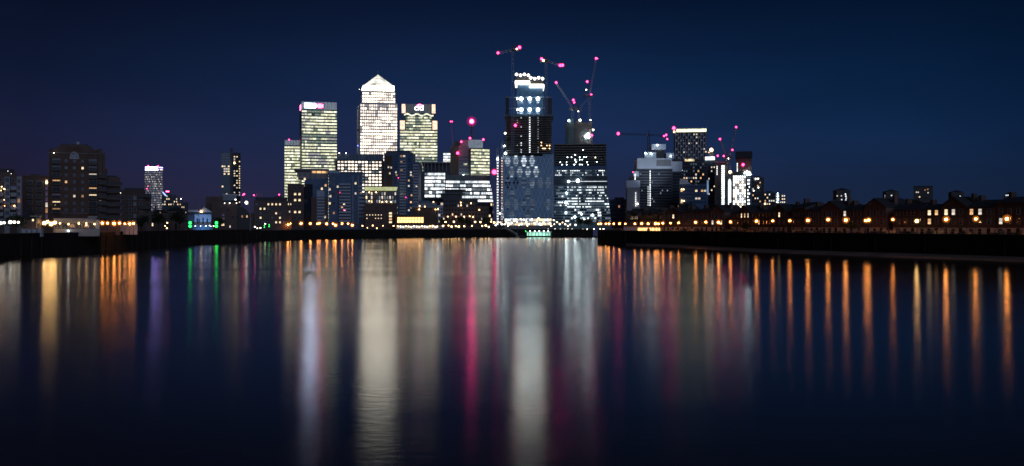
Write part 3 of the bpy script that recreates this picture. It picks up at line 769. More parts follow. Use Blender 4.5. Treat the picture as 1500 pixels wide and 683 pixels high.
def riverside_flats():
    g = 'riverside apartment blocks by the orange lamps'
    b = Bld('apartment_block', 'large blue-grey balconied apartment complex with flat-roofed penthouse, behind twelve orange lamps across the water', 'apartment block', 430, 534, 745, 24, 0, g)
    b.block('body', 446, 481, 262, None, 'cladding_blue', yb=1.5)
    b.block('penthouse', 435, 481, 250, 261.8, 'render_grey', yb=3)
    mb = MB(); mb.box(b.u(431), b.u(482), .5, 24.5, b.z(249.9), b.z(247.4)); mb.build('roof_slab', 'render_grey', b.root)
    b.block('lit_penthouse_window', 457, 480, 250.6, 253.6, 'room_warm', yb=2.9, ye=2.97)
    for i in range(6): b.block('penthouse_column', 440 + i * 7.6, 440.8 + i * 7.6, 250, 261.8, 'render_grey', yb=1.6, ye=2.2)
    b.block('recess_shade', 446, 458, 270, None, 'glass_dark', yb=1.2, ye=1.46)  # flat dark panel stands in for the shade of a recess
    b.block('pale_panel', 464, 475, 279, 288.5, 'cladding_pale', yb=1.1, ye=1.45)
    b.block('balcony_block', 456, 481, 289.5, None, 'brick_dark', yb=-1, ye=1.4)
    b.block('brick_wing', 421.5, 445.5, 271, None, 'brick_dark', yb=.5)
    b.block('wing_parapet', 421, 446, 270.2, 270.9, 'concrete_dark', yb=.2)
    b.block('blue_tower_wing', 481.3, 531, 254, None, 'cladding_blue', yb=-.5)
    b.block('tower_attic', 481, 498, 250, 253.8, 'cladding_pale', yb=.2)
    b.block('tower_roof', 498.2, 532, 251.6, 253.9, 'cladding_blue', yb=-1)
    b.block('glass_bay', 497, 513, 270, 328, 'glass_blue', yb=-2, ye=-.6)
    for k in range(13): b.balcony(496.5, 513.5, 271 + k * 4.5, 1.3, 'cladding_pale', yb=-2, slab='cladding_pale')
    for k in range(9):
        b.balcony(464, 475.5, 292 + k * 4.4, .9, 'cladding_pale', yb=-1, slab='cladding_pale')
        b.balcony(526, 534.5, 274 + k * 5.5, 1.1, 'cladding_pale', yb=-.5, slab='cladding_pale')
    b.block('pale_mullion', 516.6, 517.4, 258, 328, 'cladding_pale', yb=-.8, ye=-.52)
    b.block('pale_mullion', 524.6, 525.4, 258, 328, 'cladding_pale', yb=-.8, ye=-.52)
    L = {(521, 268): 'room_yellow', (521, 283): 'room_pale', (529, 283.5): 'room_warm', (521, 318): 'room_yellow'}
    for k in range(8):
        for x in (521, 529):
            y = 261 + k * 7.4; m = 'glass_blue'
            for (a, c), w in L.items():
                if abs(a - x) < 2 and abs(c - y) < 3.6: m = w
            b.window(x, y, 2.4, 3.0, m, yb=-.5)
    for x in (432.6, 439):                            # the brick wing's two lit columns
        for k in range(6): b.window(x, 276 + k * 8.7, 3.0, 3.0, 'room_yellow' if k in (1, 2, 4) else 'glass_dark', yb=.5)
    for x, y, m in ((446.5, 262.5, 'room_yellow'), (435.5, 261.5, 'office_green'), (471.5, 276.5, 'room_yellow'), (477, 271.5, 'room_warm'), (483, 277.5, 'room_pale'), (483, 298, 'room_yellow'), (484, 287.5, 'room_pale'), (494.7, 273.5, 'room_pale'), (448, 294.5, 'room_warm'), (447, 272, 'room_warm'), (476, 318, 'room_pale'), (489, 312, 'room_warm_dim'), (483, 268, 'glass_pale'), (489, 262, 'glass_pale'), (489, 270, 'glass_pale'), (489, 284, 'glass_dark'), (489, 298, 'glass_dark'), (504, 298.5, 'room_yellow'), (501, 303, 'room_warm'), (505, 307.5, 'room_pale')):
        b.window(x, y, 2.6, 3.2, m, yb=-2.1 if 497 < x < 512 else (-.6 if x > 481 else (.4 if x < 446 else (-1.1 if y > 290 and x > 456 else 1.3))))
    b.light(497.8, 282.5, .3, 'beacon_red', 'beacon', off=-3); b.light(504, 308, .25, 'beacon_red', 'beacon', off=-3.4)
riverside_flats()

def mansard_block():
    b = Bld('mansard_block', 'dark six-storey flats with scattered warm windows, left of the blue-grey balconied complex', 'apartment block', 360, 425, 600, 16)
    b.block('body', 372, 422, 294, None, 'brick_dark')
    b.block('attic', 374, 421, 289, 293.8, 'slate', yb=1.2)
    b.block('lower_wing', 360, 371.8, 312, None, 'brick_dark', yb=1)
    b.block('end_bay', 422.2, 427, 297, None, 'brick_dark', yb=.8)
    b.block('roof_box', 402, 414, 287.2, 288.9, 'slate', yb=4, ye=10)
    mb = MB(); mb.bar((b.u(375), 3, b.z(284)), (b.u(384), 3, b.z(284)), .2); mb.bar((b.u(375), 3, b.z(286)), (b.u(384), 3, b.z(286)), .2)
    for x in (375, 379.5, 384): mb.bar((b.u(x), 3, b.z(284)), (b.u(x), 3, b.z(289)), .2)
    mb.build('roof_rail', 'render_grey', b.root)
    lits = [(394, 299), (399, 299), (404, 299), (410, 299), (381, 309), (387, 309), (381, 316), (404, 315), (410, 319), (404, 326), (410, 325)]
    for c in range(8):
        for r in range(5):
            x, y = 376 + c * 5.7, 299.3 + r * 6.6
            m = 'room_yellow' if any(abs(a - x) < 2.9 and abs(q - y) < 3.3 for a, q in lits) else ('glass_pale' if (c * 3 + r) % 5 == 0 else 'glass_dark')
            b.window(x, y, 2.3, 2.7, m, 'render_grey')
    for x, y, m in ((422.2, 299, 'room_yellow'), (426, 299, 'room_pale'), (424.4, 310, 'room_pale'), (364, 321, 'room_pale'), (368, 321, 'glass_pale'), (364, 328, 'room_pale')): b.window(x, y, 1.8, 2.6, m, 'concrete_dark', yb=.75 if x > 420 else .95)
    for x, y in ((372, 286), (409, 285)): b.light(x, y, .38, 'beacon_red', 'beacon', off=2)
mansard_block()
# ================================================================== TOWERS UNDER CONSTRUCTION
def diamond_tower():
    b = Bld('diamond_tower', 'unfinished tower with blue diamond-latticed glass below and bare dark floors above', 'tower under construction', 737, 810, 850, 38)
    b.block('core', 748, 800, 168, None, 'concrete_dark', yb=8, ye=30)
    # bare floors
    n = 17
    for k in range(n):
        y = 170 + k * 3.35
        o = b.block('floor_slab', 740.5, 808.5, y, y + .75, 'concrete', ye=37)
    for i in range(11):
        x = 741 + i * 6.7
        b.block('column', x - .35, x + .35, 142 if i in (0, 2, 8, 10) else 170, 226, 'concrete_dark', yb=.5, ye=1.1)
    for i in (0, 10): b.block('column', 741 + i * 6.7 - .4, 741 + i * 6.7 + .4, 142, 226, 'concrete_dark', yb=34, ye=35)
    b.block('screen', 741, 745.5, 143, 170, 'steel_dark', yb=.1, ye=.4); b.block('screen', 799, 808, 144, 170, 'steel_dark', yb=.1, ye=.4)
    b.block('edge_beam', 740, 809, 142, 143, 'steel_paint', yb=.2, ye=.9); b.block('edge_beam', 740, 809, 158, 158.8, 'steel_paint', yb=.2, ye=.9)
    b.block('edge_deck', 738.5, 811, 168.2, 171, 'cladding_teal', yb=-.8, ye=38)
    # the lit rig on top of the core
    b.block('core_head', 757, 796, 122, 168, 'glass_blue', yb=9, ye=28)
    for x0, x1, y in ((754.5, 776, 106), (775.5, 797, 111)):
        b.block('climbing_frame', x0 + 1, x1 - 1, y + 5, y + 10.5, 'concrete_dark', yb=7.2, ye=29)
        b.block('lit_frame_band', x0, x1, y + 11, y + 15.5, 'crown_white', yb=6.6, ye=29.5)
        for i in range(4):
            b.light(x0 + 2 + i * 5.8, y + 1.4 + (i % 2) * 1.2, 1.15, 'lamp_white', 'work_light', off=7)
            b.block('rig_post', x0 + 1.6 + i * 5.8, x0 + 2.1 + i * 5.8, y + 2, y + 5, 'steel_dark', yb=7.2, ye=7.8)
    for y in (145, 161):
        for x in (763.5, 776, 788): b.light(x, y, 1.45, 'lamp_cold', 'work_light', off=-1)
    b.light(758, 145, .7, 'lamp_cold', 'work_light', off=-.6); b.light(758, 161, .7, 'lamp_cold', 'work_light', off=-.6)
    rnd = random.Random(3)
    for k in range(16):
        y = 172.6 + k * 3.35; s = 1.0 if 6 < k < 10 or k > 12 else .6
        b.block('lit_stair', 775, 777, y - .9, y + .9, 'core_white' if k % 3 else 'office_white', yb=2, ye=2.3)
        if rnd.random() < .7: b.block('lit_stair', 787.4, 788.7, y - .6, y + .7, 'office_white_mid', yb=2, ye=2.3)
        if rnd.random() < .6: b.block('lit_stair', 762.6, 764.2, y - .7, y + .9, 'office_white' if k in (10, 11, 12) else 'office_white_mid', yb=2, ye=2.3)
        if rnd.random() < .35: b.block('lit_stair', 757.3, 758.3, y - .6, y + .6, 'room_pale', yb=2, ye=2.3)
    for k in range(3):
        for i in range(7):
            if rnd.random() < .65: b.light(793 + i * 2.0, 209 + k * 4.4, .33, 'lamp_amber', 'work_light', off=-.2)
    b.light(755, 184, 1.05, 'beacon_red', 'beacon'); b.light(740, 195.5, .8, 'lamp_white', 'work_light')
    b.light(740.5, 225, 1.0, 'lamp_cold', 'work_light', off=-1.5)
    # glazed lower part with the diagonal lattice
    b.block('glass_facade', 737.5, 810, 229, 319, 'glass_film', yb=-.6, ye=37.5)
    b.block('raised_facade', 795, 810.3, 226, 228.9, 'glass_film', yb=-.9, ye=36)
    mb = MB(); zt, zb = b.z(229), b.z(319); u0, u1 = b.u(737.5), b.u(810); H = zt - zb; per = 11.9 / F * 850
    rise = 32 / F * 850
    slope = rise / per                    # one full diamond: period across, rise up
    k = -40
    while k < 40:
        for sg in (1, -1):
            # line: u = k*per + sg*(z-zb)/slope, clipped to the facade
            pts = []
            c = b.u(755.6) + k * per - sg * (b.z(236) - zb) / slope
            za, zc = 0.0, H
            for lim in (u0, u1):
                pass
            def at_(z): return c + sg * z / slope
            zs = sorted([(u0 - c) * sg * slope, (u1 - c) * sg * slope]); a, d = max(0, zs[0]), min(H, zs[1])
            if d - a > .5: mb.bar((at_(a), -.78, zb + a), (at_(d), -.78, zb + d), .36)
        k += .5
    mb.build('diagonal_lattice', 'lattice_pale', b.root)
    for x in (737.5, 810): b.block('edge_mullion', x - .5, x + .5, 227, 319, 'lattice_pale', yb=-.95, ye=-.4)
    # lit diamonds: five stacked panes each
    cells = []
    for r in range(6):
        for i in range(-2, 6):
            x = 755.6 + i * 11.9 + (5.95 if r % 2 else 0); y = 236 + r * 16
            if 739 < x < 807: cells.append((x, y, r))
    for x, y, r in cells:
        m = {0: 'office_white_mid', 1: 'office_white_dim' if x < 764 else 'office_white_mid', 2: 'office_white_dim', 3: 'pane_faint', 4: 'pane_faint', 5: 'pane_faint'}[r]
        if x > 786: m = 'pane_faint'
        if x > 786 and r < 2: continue
        if r == 2 and x < 775: m = 'glass_dark' if x < 760 else 'pane_faint'
        if r > 2 and rnd.random() < .35: continue
        mb = MB()
        for j in range(5):
            d = abs(j - 2); w = (8.4 - d * 2.3) / F * 850 / 2; zc = b.z(y + (j - 2) * 3.3); u = b.u(x); h = 1.2 / F * 850
            mb.quad([(u - w, -.7, zc - h), (u + w, -.7, zc - h), (u + w, -.7, zc + h), (u - w, -.7, zc + h)])
        sh = {'office_white_mid': ['pane_soft', 'office_white_dim', 'office_white_mid'], 'office_white_dim': ['office_white_dim', 'pane_faint', 'pane_soft']}.get(m, [m, 'glass_pale', 'pane_faint'])
        mb.m = [rnd.choices((0, 1, 2), (.6, .25, .15))[0] for _ in mb.f]
        mb.build('diamond_window', sh, b.root)
    # bright site at its foot
    b.block('ground_floor', 738, 809, 319.2, None, 'concrete', yb=1.5, ye=37)
    b.bands(739, 808, 319.6, 331, 2, 18, picker([.3, .3, .25, .15], 15), ['room_pale', 'room_yellow', 'office_white_mid', 'office_white'], fw=.86, fh=.7, yb=1.5, name='site_window_band')
diamond_tower()

def hoist_tower():
    b = Bld('hoist_tower', 'slim scaffold hoist tower lit white and pink, on the left flank of the diamond-latticed tower', 'hoist tower', 726, 741, 880, 10)
    for x, w in ((729, 3), (735.3, 3)):
        mb = MB(); mb.lattice((b.u(x), 3, -.3), (b.u(x), 3, b.z(216 if x < 730 else 205)), w / F * 880, .35, 34); mb.build('hoist_mast', 'steel_paint', b.root)
    mb = MB(); mb.lattice((b.u(739.5), 4, -.3), (b.u(739.5), 4, b.z(199)), 1.6, .3, 30); mb.build('hoist_mast', 'steel_dark', b.root)
    for k in range(26):
        y = 230 + k * 3.9
        b.block('lit_landing', 727.7, 730.3, y, y + 2.0, 'office_white' if k > 1 else 'core_white', yb=2.2, ye=2.5)
        b.block('lit_landing', 734.3, 736.2, y + .8, y + 2.3, 'corner_pink' if k % 2 else 'room_pale', yb=2.2, ye=2.5)
    for x, y, r in ((739.5, 306.5, 1.1), (739, 291, .75), (739, 214, .7), (729, 233, .8), (732, 313, .6), (738, 318, .7)): b.light(x, y, r, 'lamp_cold', 'work_light', off=0)
    b.light(724, 252, 1.9, 'beacon_red', 'beacon', off=2)
    mb = MB(); mb.bar((b.u(724), 2, b.z(252)), (b.u(728), 2.5, b.z(254)), .3); mb.build('beacon_arm', 'steel_dark', b.root)
hoist_tower()

def slab_tower():
    b = Bld('slab_tower', 'unfinished tower with dark bare floors over bright flared lower storeys, right of the diamond tower', 'tower under construction', 811, 888, 870, 40)
    rnd = random.Random(19)
    def flare(y): return 0 if y < 290 else (y - 290) * .19
    # lower clad storeys
    mb = MB(); mb.taper(b.u(809.5), b.u(896), b.u(812), b.u(888.5), 0, 40, -.3, b.z(248)); mb.build('body', 'cladding_teal', b.root)
    b.block('blue_band', 811.5, 888.8, 243, 247.8, 'cladding_blue', yb=-.6, ye=40)
    b.block('dark_band', 811.5, 889.5, 259, 271, 'cladding_dark', yb=-.5, ye=-.02)
    b.block('lit_rail', 832, 889, 265.6, 266.3, 'office_white_mid', yb=-.8, ye=-.52)
    ms = ['glass_dark', 'office_white_dim', 'office_white', 'core_white']
    def pk(seed, w):
        p = picker(w, seed, .35)
        return p
    b.bands(813, 886, 248.3, 258.5, 3, 30, pk(1, [.42, .2, .22, .16]), ms, fw=.62, fh=.5, x0b=813, x1b=887)
    q = pk(2, [.20, .32, .28, .20]); q2 = pk(3, [.55, .35, .1, 0])
    b.bands(831, 888, 272, 305, 8, 28, q, ms, fw=.62, fh=.48, yb=-.35, x1b=893)
    b.bands(812.3, 830.5, 272, 326, 12, 7, q2, ms, fw=.8, fh=.5, yb=-.35, x0b=811.5)
    b.bands(831, 893, 305.5, 326, 5, 24, pk(4, [.55, .33, .08, .04]), ms, fw=.85, fh=.55, yb=-.1, x1b=895)
    for k in range(19):
        y = 249 + k * 4.05; g = .19 * max(0, y - 262) * .42
        if not 258 < y < 271: b.block('storey_line', 811.6 - g * .3, 889 + g, y, y + .7, 'cladding_pale', yb=-.75, ye=-.5)
    for x, y, r in ((846.5, 265, 1.4), (833, 266, .9), (842, 318, .9), (852, 314, .7), (830, 283, .8), (829, 297, .9), (829, 312, .7), (868, 315, .7), (856, 321, .6)): b.light(x, y, r, 'lamp_cold', 'work_light', off=-1.6)
    # bare floors
    for k in range(9):
        y = 211 + k * 3.6; b.block('floor_slab', 811, 888.5, y, y + 1.0, 'concrete', ye=40)
    for i in range(12): x = 812.5 + i * 6.8; b.block('column', x - .3, x + .3, 211.8, 243, 'concrete_dark', yb=.8, ye=1.5)
    b.block('core', 828, 868, 178, 243, 'concrete_dark', yb=9, ye=30)
    for x, k0 in ((842.5, 1), (854, 0), (830, 4), (860, 2), (848, 4), (836, 3), (822, 6), (874, 6)):
        for k in range(k0, 8):
            if rnd.random() < .6: b.light(x + rnd.choice((-1.2, 0, 0, 1.2)), 216 + k * 3.6, rnd.uniform(.32, .56) if x in (842.5, 853) else .34, 'lamp_cold', 'work_light', off=.2)
    b.light(872, 231, .4, 'lamp_white', 'work_light')
    # the climbing core above
    b.block('core_shaft', 832.5, 840.5, 172, 212, 'cladding_teal', yb=8, ye=26); b.block('core_shaft', 843, 852, 175.5, 212, 'cladding_dark', yb=10, ye=28); b.block('core_shaft', 854.5, 866, 178, 212, 'cladding_dark', yb=11, ye=28); b.block('core_link', 852.2, 854.3, 186, 212, 'steel_dark', yb=13, ye=26)
    b.block('core_shaft', 828.5, 832, 189, 212, 'cladding_teal', yb=9, ye=20)
    for x, y, r, m in ((833, 175.5, .8, 'lamp_cold'), (849.5, 175, 1.1, 'lamp_white'), (865, 175, .7, 'lamp_white'), (869, 189.5, .8, 'lamp_white'), (858, 199, 1.2, 'lamp_cold'), (862, 200, 1.2, 'lamp_cold'), (861.5, 195.5, 1.1, 'lamp_cold'), (867, 197.5, .9, 'beacon_red')): b.light(x, y, r, m, 'work_light', off=7)
    for x, y in ((845.5, 187), (845.5, 196), (855, 188)): b.block('lit_opening', x - 2, x + 2, y - 1.6, y + 1.6, 'office_cream_mid', yb=9.7, ye=9.98)
slab_tower()

# ------------------------------------------------------------------ tower cranes
def crane(label, base, D, foot_y, top_y, jib, counter=None, luff=False, lights=(), w=1.7, paint='crane_blue', cab=None, foot_z=None):
    """base: mast column; jib: (x, y) of its tip; pixel columns and rows at distance D"""
    ca = 1.0
    X = px(base, D); z0 = (pz(foot_y, D)); zt = pz(top_y, D)
    t = thing('tower_crane', label, 'tower crane', (X, D, z0), 0, 'tower cranes over the building sites')
    P = lambda x, y, dy=0.0: (px(x, D) - X, dy, pz(y, D) - z0)
    n = max(6, int((zt - z0) / 2.6))
    mb = MB(); mb.lattice((0, 0, 0), (0, 0, zt - z0), w, .3, min(n, 40)); mb.build('mast', paint, t)
    mb = MB(); mb.box(-w*.8, w*.8, -w*.8, w*.8, zt - z0, zt - z0 + .9); mb.build('slewing_ring', 'steel_dark', t)
    tip = Vector(P(*jib)); root = Vector((0, 0, zt - z0 + 1.2)); L = (tip - root).length
    mb = MB(); mb.lattice(root, tip, w * .75, .22, max(6, int(L / 2.4))); mb.build('jib', paint, t)
    if counter:
        ct = Vector(P(*counter)); mb = MB(); mb.lattice(root, ct, w * .7, .22, 5); mb.build('counter_jib', paint, t)
        mb = MB(); c = root + (ct - root) * .85; mb.box(c.x - 1.3, c.x + 1.3, -1, 1, c.z - 1.9, c.z - .35); mb.build('counterweight', 'concrete_dark', t)
        head = root + Vector((0, 0, 5.0)); mb = MB(); mb.bar(root, head, .5)
        mb.bar(head, root + (tip - root) * .7, .12); mb.bar(head, ct, .12); mb.build('tie_rods', 'steel_dark', t)
    else:
        d = (tip - root).normalized(); back = root + Vector((-4.5 if d.x > 0 else 4.5, 0, .6))
        mb = MB(); mb.lattice(root, back, w * .7, .2, 3); mb.build('counter_jib', paint, t)
        mb = MB(); mb.box(back.x - 1, back.x + 1, -1, 1, back.z - 1.8, back.z + .3); mb.build('counterweight', 'concrete_dark', t)
        head = root + Vector((back.x * .55, 0, 6.5)); mb = MB(); mb.bar(root, head, .35); mb.bar(back, head, .25); mb.bar(head, root + (tip - root) * .92, .12); mb.build('a_frame', 'steel_dark', t)
    s = 1 if tip.x > 0 else -1
    mb = MB(); mb.box(s * w * .55, s * w * .55 + s * 1.7, -2.1, -.4, zt - z0 - .9, zt - z0 + 1.3); mb.build('cab', 'render_grey', t)
    for x, y, r, m in lights:
        r *= .74 if 'beacon' in m else .85
        link('beacon' if 'beacon' in m else 'work_light', ball_mesh(r, m), t, P(x, y, -1.2))
    return t
BR = 'beacon_red'
crane('pale blue tower crane with a level jib dipping leftwards, highest above the lit rooftop rig', 751, 845, 226, 75, (729.5, 78.3), (761, 71), lights=((729.5, 78, 1.3, BR), (761, 70, 1.6, BR), (757, 72.3, .8, 'lamp_amber')))
crane('pale tower crane right of the lit rooftop rig, jib ending in a double red light', 800, 848, 170, 91, (823, 96.5), (793, 87.5), lights=((820.6, 96.3, 1.5, BR), (823.8, 96, 1.5, BR), (793.3, 86.8, 1.4, BR), (796, 89.3, 1.0, 'lamp_amber')))
crane('luffing crane with its thin boom raised to the left above the bare-floored flared tower', 838.5, 868, 178, 160, (814.6, 121.5), luff=True, lights=((814.6, 121.3, 1.2, BR), (839.7, 147, 1.2, BR), (841, 150.5, 1.0, BR), (839, 161, .6, 'lamp_white')), w=1.5)
crane('luffing crane with thin boom raised steeply rightwards, tallest above the bare-floored flared tower', 863.5, 872, 178, 142, (873.3, 86), luff=True, lights=((873, 86, 1.15, BR), (874.8, 86.2, .7, BR), (860, 120, 1.2, BR), (858.6, 132, .7, 'lamp_white'), (866, 139, 1.0, BR)), w=1.5)
crane('short luffing crane leaning over between two taller ones on the flared tower core', 848, 862, 178, 162, (865, 141), luff=True, lights=((847, 163.4, .55, 'lamp_white'),), w=1.3)
crane('dark tower crane with a long level jib to the left, behind the white-wrapped block', 950, 1090, 240, 199, (905.5, 196.5), (975, 199.5), lights=((905.5, 196, 1.9, BR), (972.5, 199.6, 1.2, BR), (975.5, 198, 1.3, BR), (977, 204, 1.1, BR)), paint='steel_dark', w=2.0)
crane('thin dark luffing crane with its boom nearly upright, on the right-hand dark topped site', 1069, 1160, 258, 231, (1078.3, 187), luff=True, lights=((1078, 186.5, 1.3, BR), (1072.5, 220, 1.3, BR)), w=1.5, paint='steel_paint')
crane('thin dark luffing crane leaning left towards a low red light, beside the dark topped site', 1064, 1165, 258, 232, (1055, 205), luff=True, lights=((1054.3, 204, 1.35, BR), (1051, 228.5, 1.3, BR), (1060, 228.8, 1.3, BR), (1067, 232.5, .9, 'lamp_white')), w=1.5, paint='steel_paint')
crane('thin pale crane standing alone behind the small grey office block, red light at its tip', 663.5, 1360, 232, 216, (661, 180), luff=True, lights=((660, 178.3, 1.0, BR), (662.3, 178.3, 1.0, BR), (666, 217, .9, 'lamp_amber')), w=1.5, paint='steel_paint')

# ================================================================== RIGHT-HAND CLUSTER
def dim_block():
    b = Bld('dim_block', 'unlit low grey block between the flared tower and the white-wrapped site', 'office block', 893, 935, 1120, 30)
    b.block('body', 893, 935, 292, None, 'cladding_blue'); b.block('roof_box', 900, 914, 289, 291.8, 'cladding_dark', yb=5, ye=20)
    b.bands(894, 934, 293.5, 330, 6, 14, picker([.98, .02], 1), ['glass_blue', 'room_warm_dim'], fw=.8, fh=.55)
dim_block()

def wrapped_block():
    b = Bld('wrapped_block', 'unfinished dark gridded block with a white wrapped top band and stepped white rooftop boxes', 'tower under construction', 918, 1000, 1050, 34, 6)
    b.block('body', 932, 985, 247, None, 'cladding_dark')
    b.block('right_wing', 985.2, 999, 251, None, 'cladding_dark', yb=2)
    b.block('left_wing', 925, 931.8, 258, None, 'cladding_dark', yb=2); b.block('low_wing', 918, 937, 275, None, 'render_grey', yb=-1.4, ye=12)
    b.block('white_band', 933, 984.5, 232, 247.4, 'hoarding_white', yb=-1, ye=34); b.block('white_band', 984.7, 999.8, 236.5, 251.4, 'hoarding_white', yb=1.2, ye=34)
    b.block('white_band', 917.5, 937.3, 264.5, 274.8, 'hoarding_white', yb=-1.8, ye=12.3); b.block('white_band', 927.5, 935.5, 251, 258.3, 'hoarding_white', yb=-1.2, ye=8)
    b.block('grey_banner', 961.5, 983, 234.5, 243.5, 'render_grey', yb=-1.3, ye=-1.02)
    b.block('rooftop_box', 944.5, 962, 222.5, 231.8, 'hoarding_white', yb=4, ye=20); b.block('rooftop_box', 976.5, 988, 224, 232, 'hoarding_white', yb=3, ye=20)
    b.block('core_box', 955.5, 976.5, 210.5, 219, 'hoarding_white', yb=6, ye=24); b.block('core_shaft', 962.2, 974, 219.2, 231.8, 'concrete_dark', yb=7, ye=22)
    b.bands(934, 984, 249, 330, 20, 20, picker([.97, .03], 6), ['glass_dark', 'office_white_dim'], fw=.8, fh=.62)
    for k in range(19): b.block('storey_line', 932.2, 984.8, 251.6 + k * 4.05, 252.1 + k * 4.05, 'steel_paint', yb=-.28, ye=-.1)
    b.bands(986, 998.5, 253, 330, 18, 5, picker([.96, .04], 7), ['glass_dark', 'room_warm_dim'], fw=.8, fh=.62, yb=2, name='wing_window_band')
    for k in range(16):
        b.block('lit_stair', 951.6, 952.9, 250 + k * 3.3, 252.2 + k * 3.3, 'office_white', yb=-.6, ye=-.3)
        if k > 6: b.block('lit_stair', 948.8, 949.7, 250 + k * 3.3, 251.8 + k * 3.3, 'office_white_mid', yb=-.6, ye=-.3)
        if k > 8: b.block('lit_stair', 930.3, 931.4, 254 + k * 3.1, 256 + k * 3.1, 'office_white', yb=-2.1, ye=-1.5)
    b.block('hoist_glow', 929.2, 930.6, 255, 263.5, 'office_white', yb=-2.3, ye=-1.9)
    for x, y, r, m in ((946, 224, .8, 'lamp_cold'), (954.5, 225, .8, 'lamp_cold'), (963.5, 212.5, .9, 'lamp_cold'), (983, 228.5, .7, 'lamp_cold'), (933.5, 299, 1.1, 'lamp_white'), (927.5, 252, .7, 'beacon_red'), (999.5, 249.5, .7, 'lamp_white')): b.light(x, y, r * .8, m, 'work_light', off=-1.9 if r > 1 else 2.5)
wrapped_block()
def added_floodlight():  # mast and spot added to brighten the white wrapped bands
    D = 1010; t = thing('floodlight_mast', 'added lattice floodlight mast standing before the white-wrapped block', 'floodlight', (px(962, D), D, G))
    mb = MB(); mb.lattice((0, 0, -.2), (0, 0, 34), 1.2, .2, 14); mb.build('mast', 'steel_dark', t)
    mb = MB(); mb.box(-2, 2, -.5, .3, 34, 35.4); mb.build('added_lamp_housing', 'steel_dark', t)
    lg = bpy.data.lights.new('added_beam', 'SPOT'); lg.energy = 30000; lg.color = (.72, .84, 1); lg.spot_size = math.radians(70); lg.spot_blend = .8; lg.shadow_soft_size = .5
    o = bpy.data.objects.new('added_beam', lg); C.objects.link(o); o.parent = t; o.location = (0, .8, 35); o.rotation_euler = (math.radians(131), 0, 0)
added_floodlight()

def lime_band_tower():
    b = Bld('crown_tower', 'dark residential tower with a lime-white lit band along its roof edge', 'apartment tower', 985, 1036, 1260, 40)
    b.block('body', 986.5, 1035, 193.5, 234, 'cladding_dark'); b.block('lower_body', 985, 1036, 234.3, None, 'cladding_dark', yb=-1)
    b.block('roof_frame', 986.5, 1035, 187.8, 189, 'steel_paint', yb=.2)
    b.block('lit_crown_band', 991, 1034.8, 189.2, 193.2, 'band_lime', yb=-.2, ye=40)
    for i in range(13): b.block('rib', 989 + i * 3.7, 989.9 + i * 3.7, 193.6, 234, 'cladding_pale', yb=-.9, ye=-.02)
    rnd = random.Random(23)
    lits = [(1022, 198), (1016, 199), (1022, 202), (1009, 210.5), (1003, 222), (1022, 209), (1030.5, 217), (1033, 218.5), (1016, 239), (1028, 245), (1004, 244), (1004, 254)]
    for c in range(12):
        for r in range(9): 
            x, y = 990.9 + c * 3.7, 197 + r * 4.3
            m = 'room_pale' if any(abs(a - x) < 1.9 and abs(q - y) < 2.2 for a, q in lits) else ('pane_faint' if (c * 7 + r * 3) % 5 < 2 else 'glass_dark')
            if m != 'glass_dark' or (c + r) % 2 == 0: b.window(x, y, 1.8, 2.2, m, 'cladding_dark')
    b.block('deck_glow', 1003, 1017, 233.2, 236.4, 'room_yellow', yb=-1.2, ye=-1.02)
    b.bands(987, 1035, 238, 330, 18, 14, picker([.58, .28, .08, .06], 25), ['glass_dark', 'pane_faint', 'room_warm', 'room_pale'], fw=.6, fh=.5, yb=-1)
    b.light(987, 187.5, 1.8, 'beacon_red', 'beacon'); b.light(987.5, 193, 1.1, 'lamp_amber', off=-1.2)
lime_band_tower()

def wedge_block():
    b = Bld('wedge_roof_block', 'glass block with a pale blue wedge roof and few warm windows, below the lime-banded tower', 'office block', 995, 1038, 1000, 30)
    b.block('body', 995, 1037, 270, None, 'cladding_blue')
    mb = MB(); mb.prism_xz([(b.u(996), b.z(269.8)), (b.u(1012), b.z(269.8)), (b.u(1003), b.z(262.5)), (b.u(996), b.z(261.5))], 0, 24); mb.build('wedge_roof', 'hoarding_white', b.root)
    b.block('roof_edge', 994.6, 1037.4, 269.2, 269.9, 'cladding_pale', yb=-.4, ye=30) if False else None
    b.block('lit_blue_fin', 1035.5, 1038, 264.5, 285, 'ribbon_blue', yb=-.5, ye=6)
    rnd = random.Random(29)
    L = {(1000, 277.5): 'room_warm', (1018.5, 281.5): 'room_yellow', (1026.5, 282): 'room_warm', (1000, 294): 'room_warm', (1018.5, 291): 'room_pale', (1023, 291): 'room_pale', (1032, 282): 'room_pale'}
    for c in range(9):
        for r in range(5):
            x, y = 998.5 + c * 4.3, 274 + r * 5.6; m = 'glass_blue'
            for (a, q), w in L.items():
                if abs(a - x) < 2.2 and abs(q - y) < 2.9: m = w
            b.window(x, y, 3.2, 2.6, m, 'cladding_dark')
    for x, y in ((998.5, 277.6), (1001.5, 277.6), (998.8, 294), (1002, 294.6)): b.light(x, y, .55, 'lamp_amber')
wedge_block()

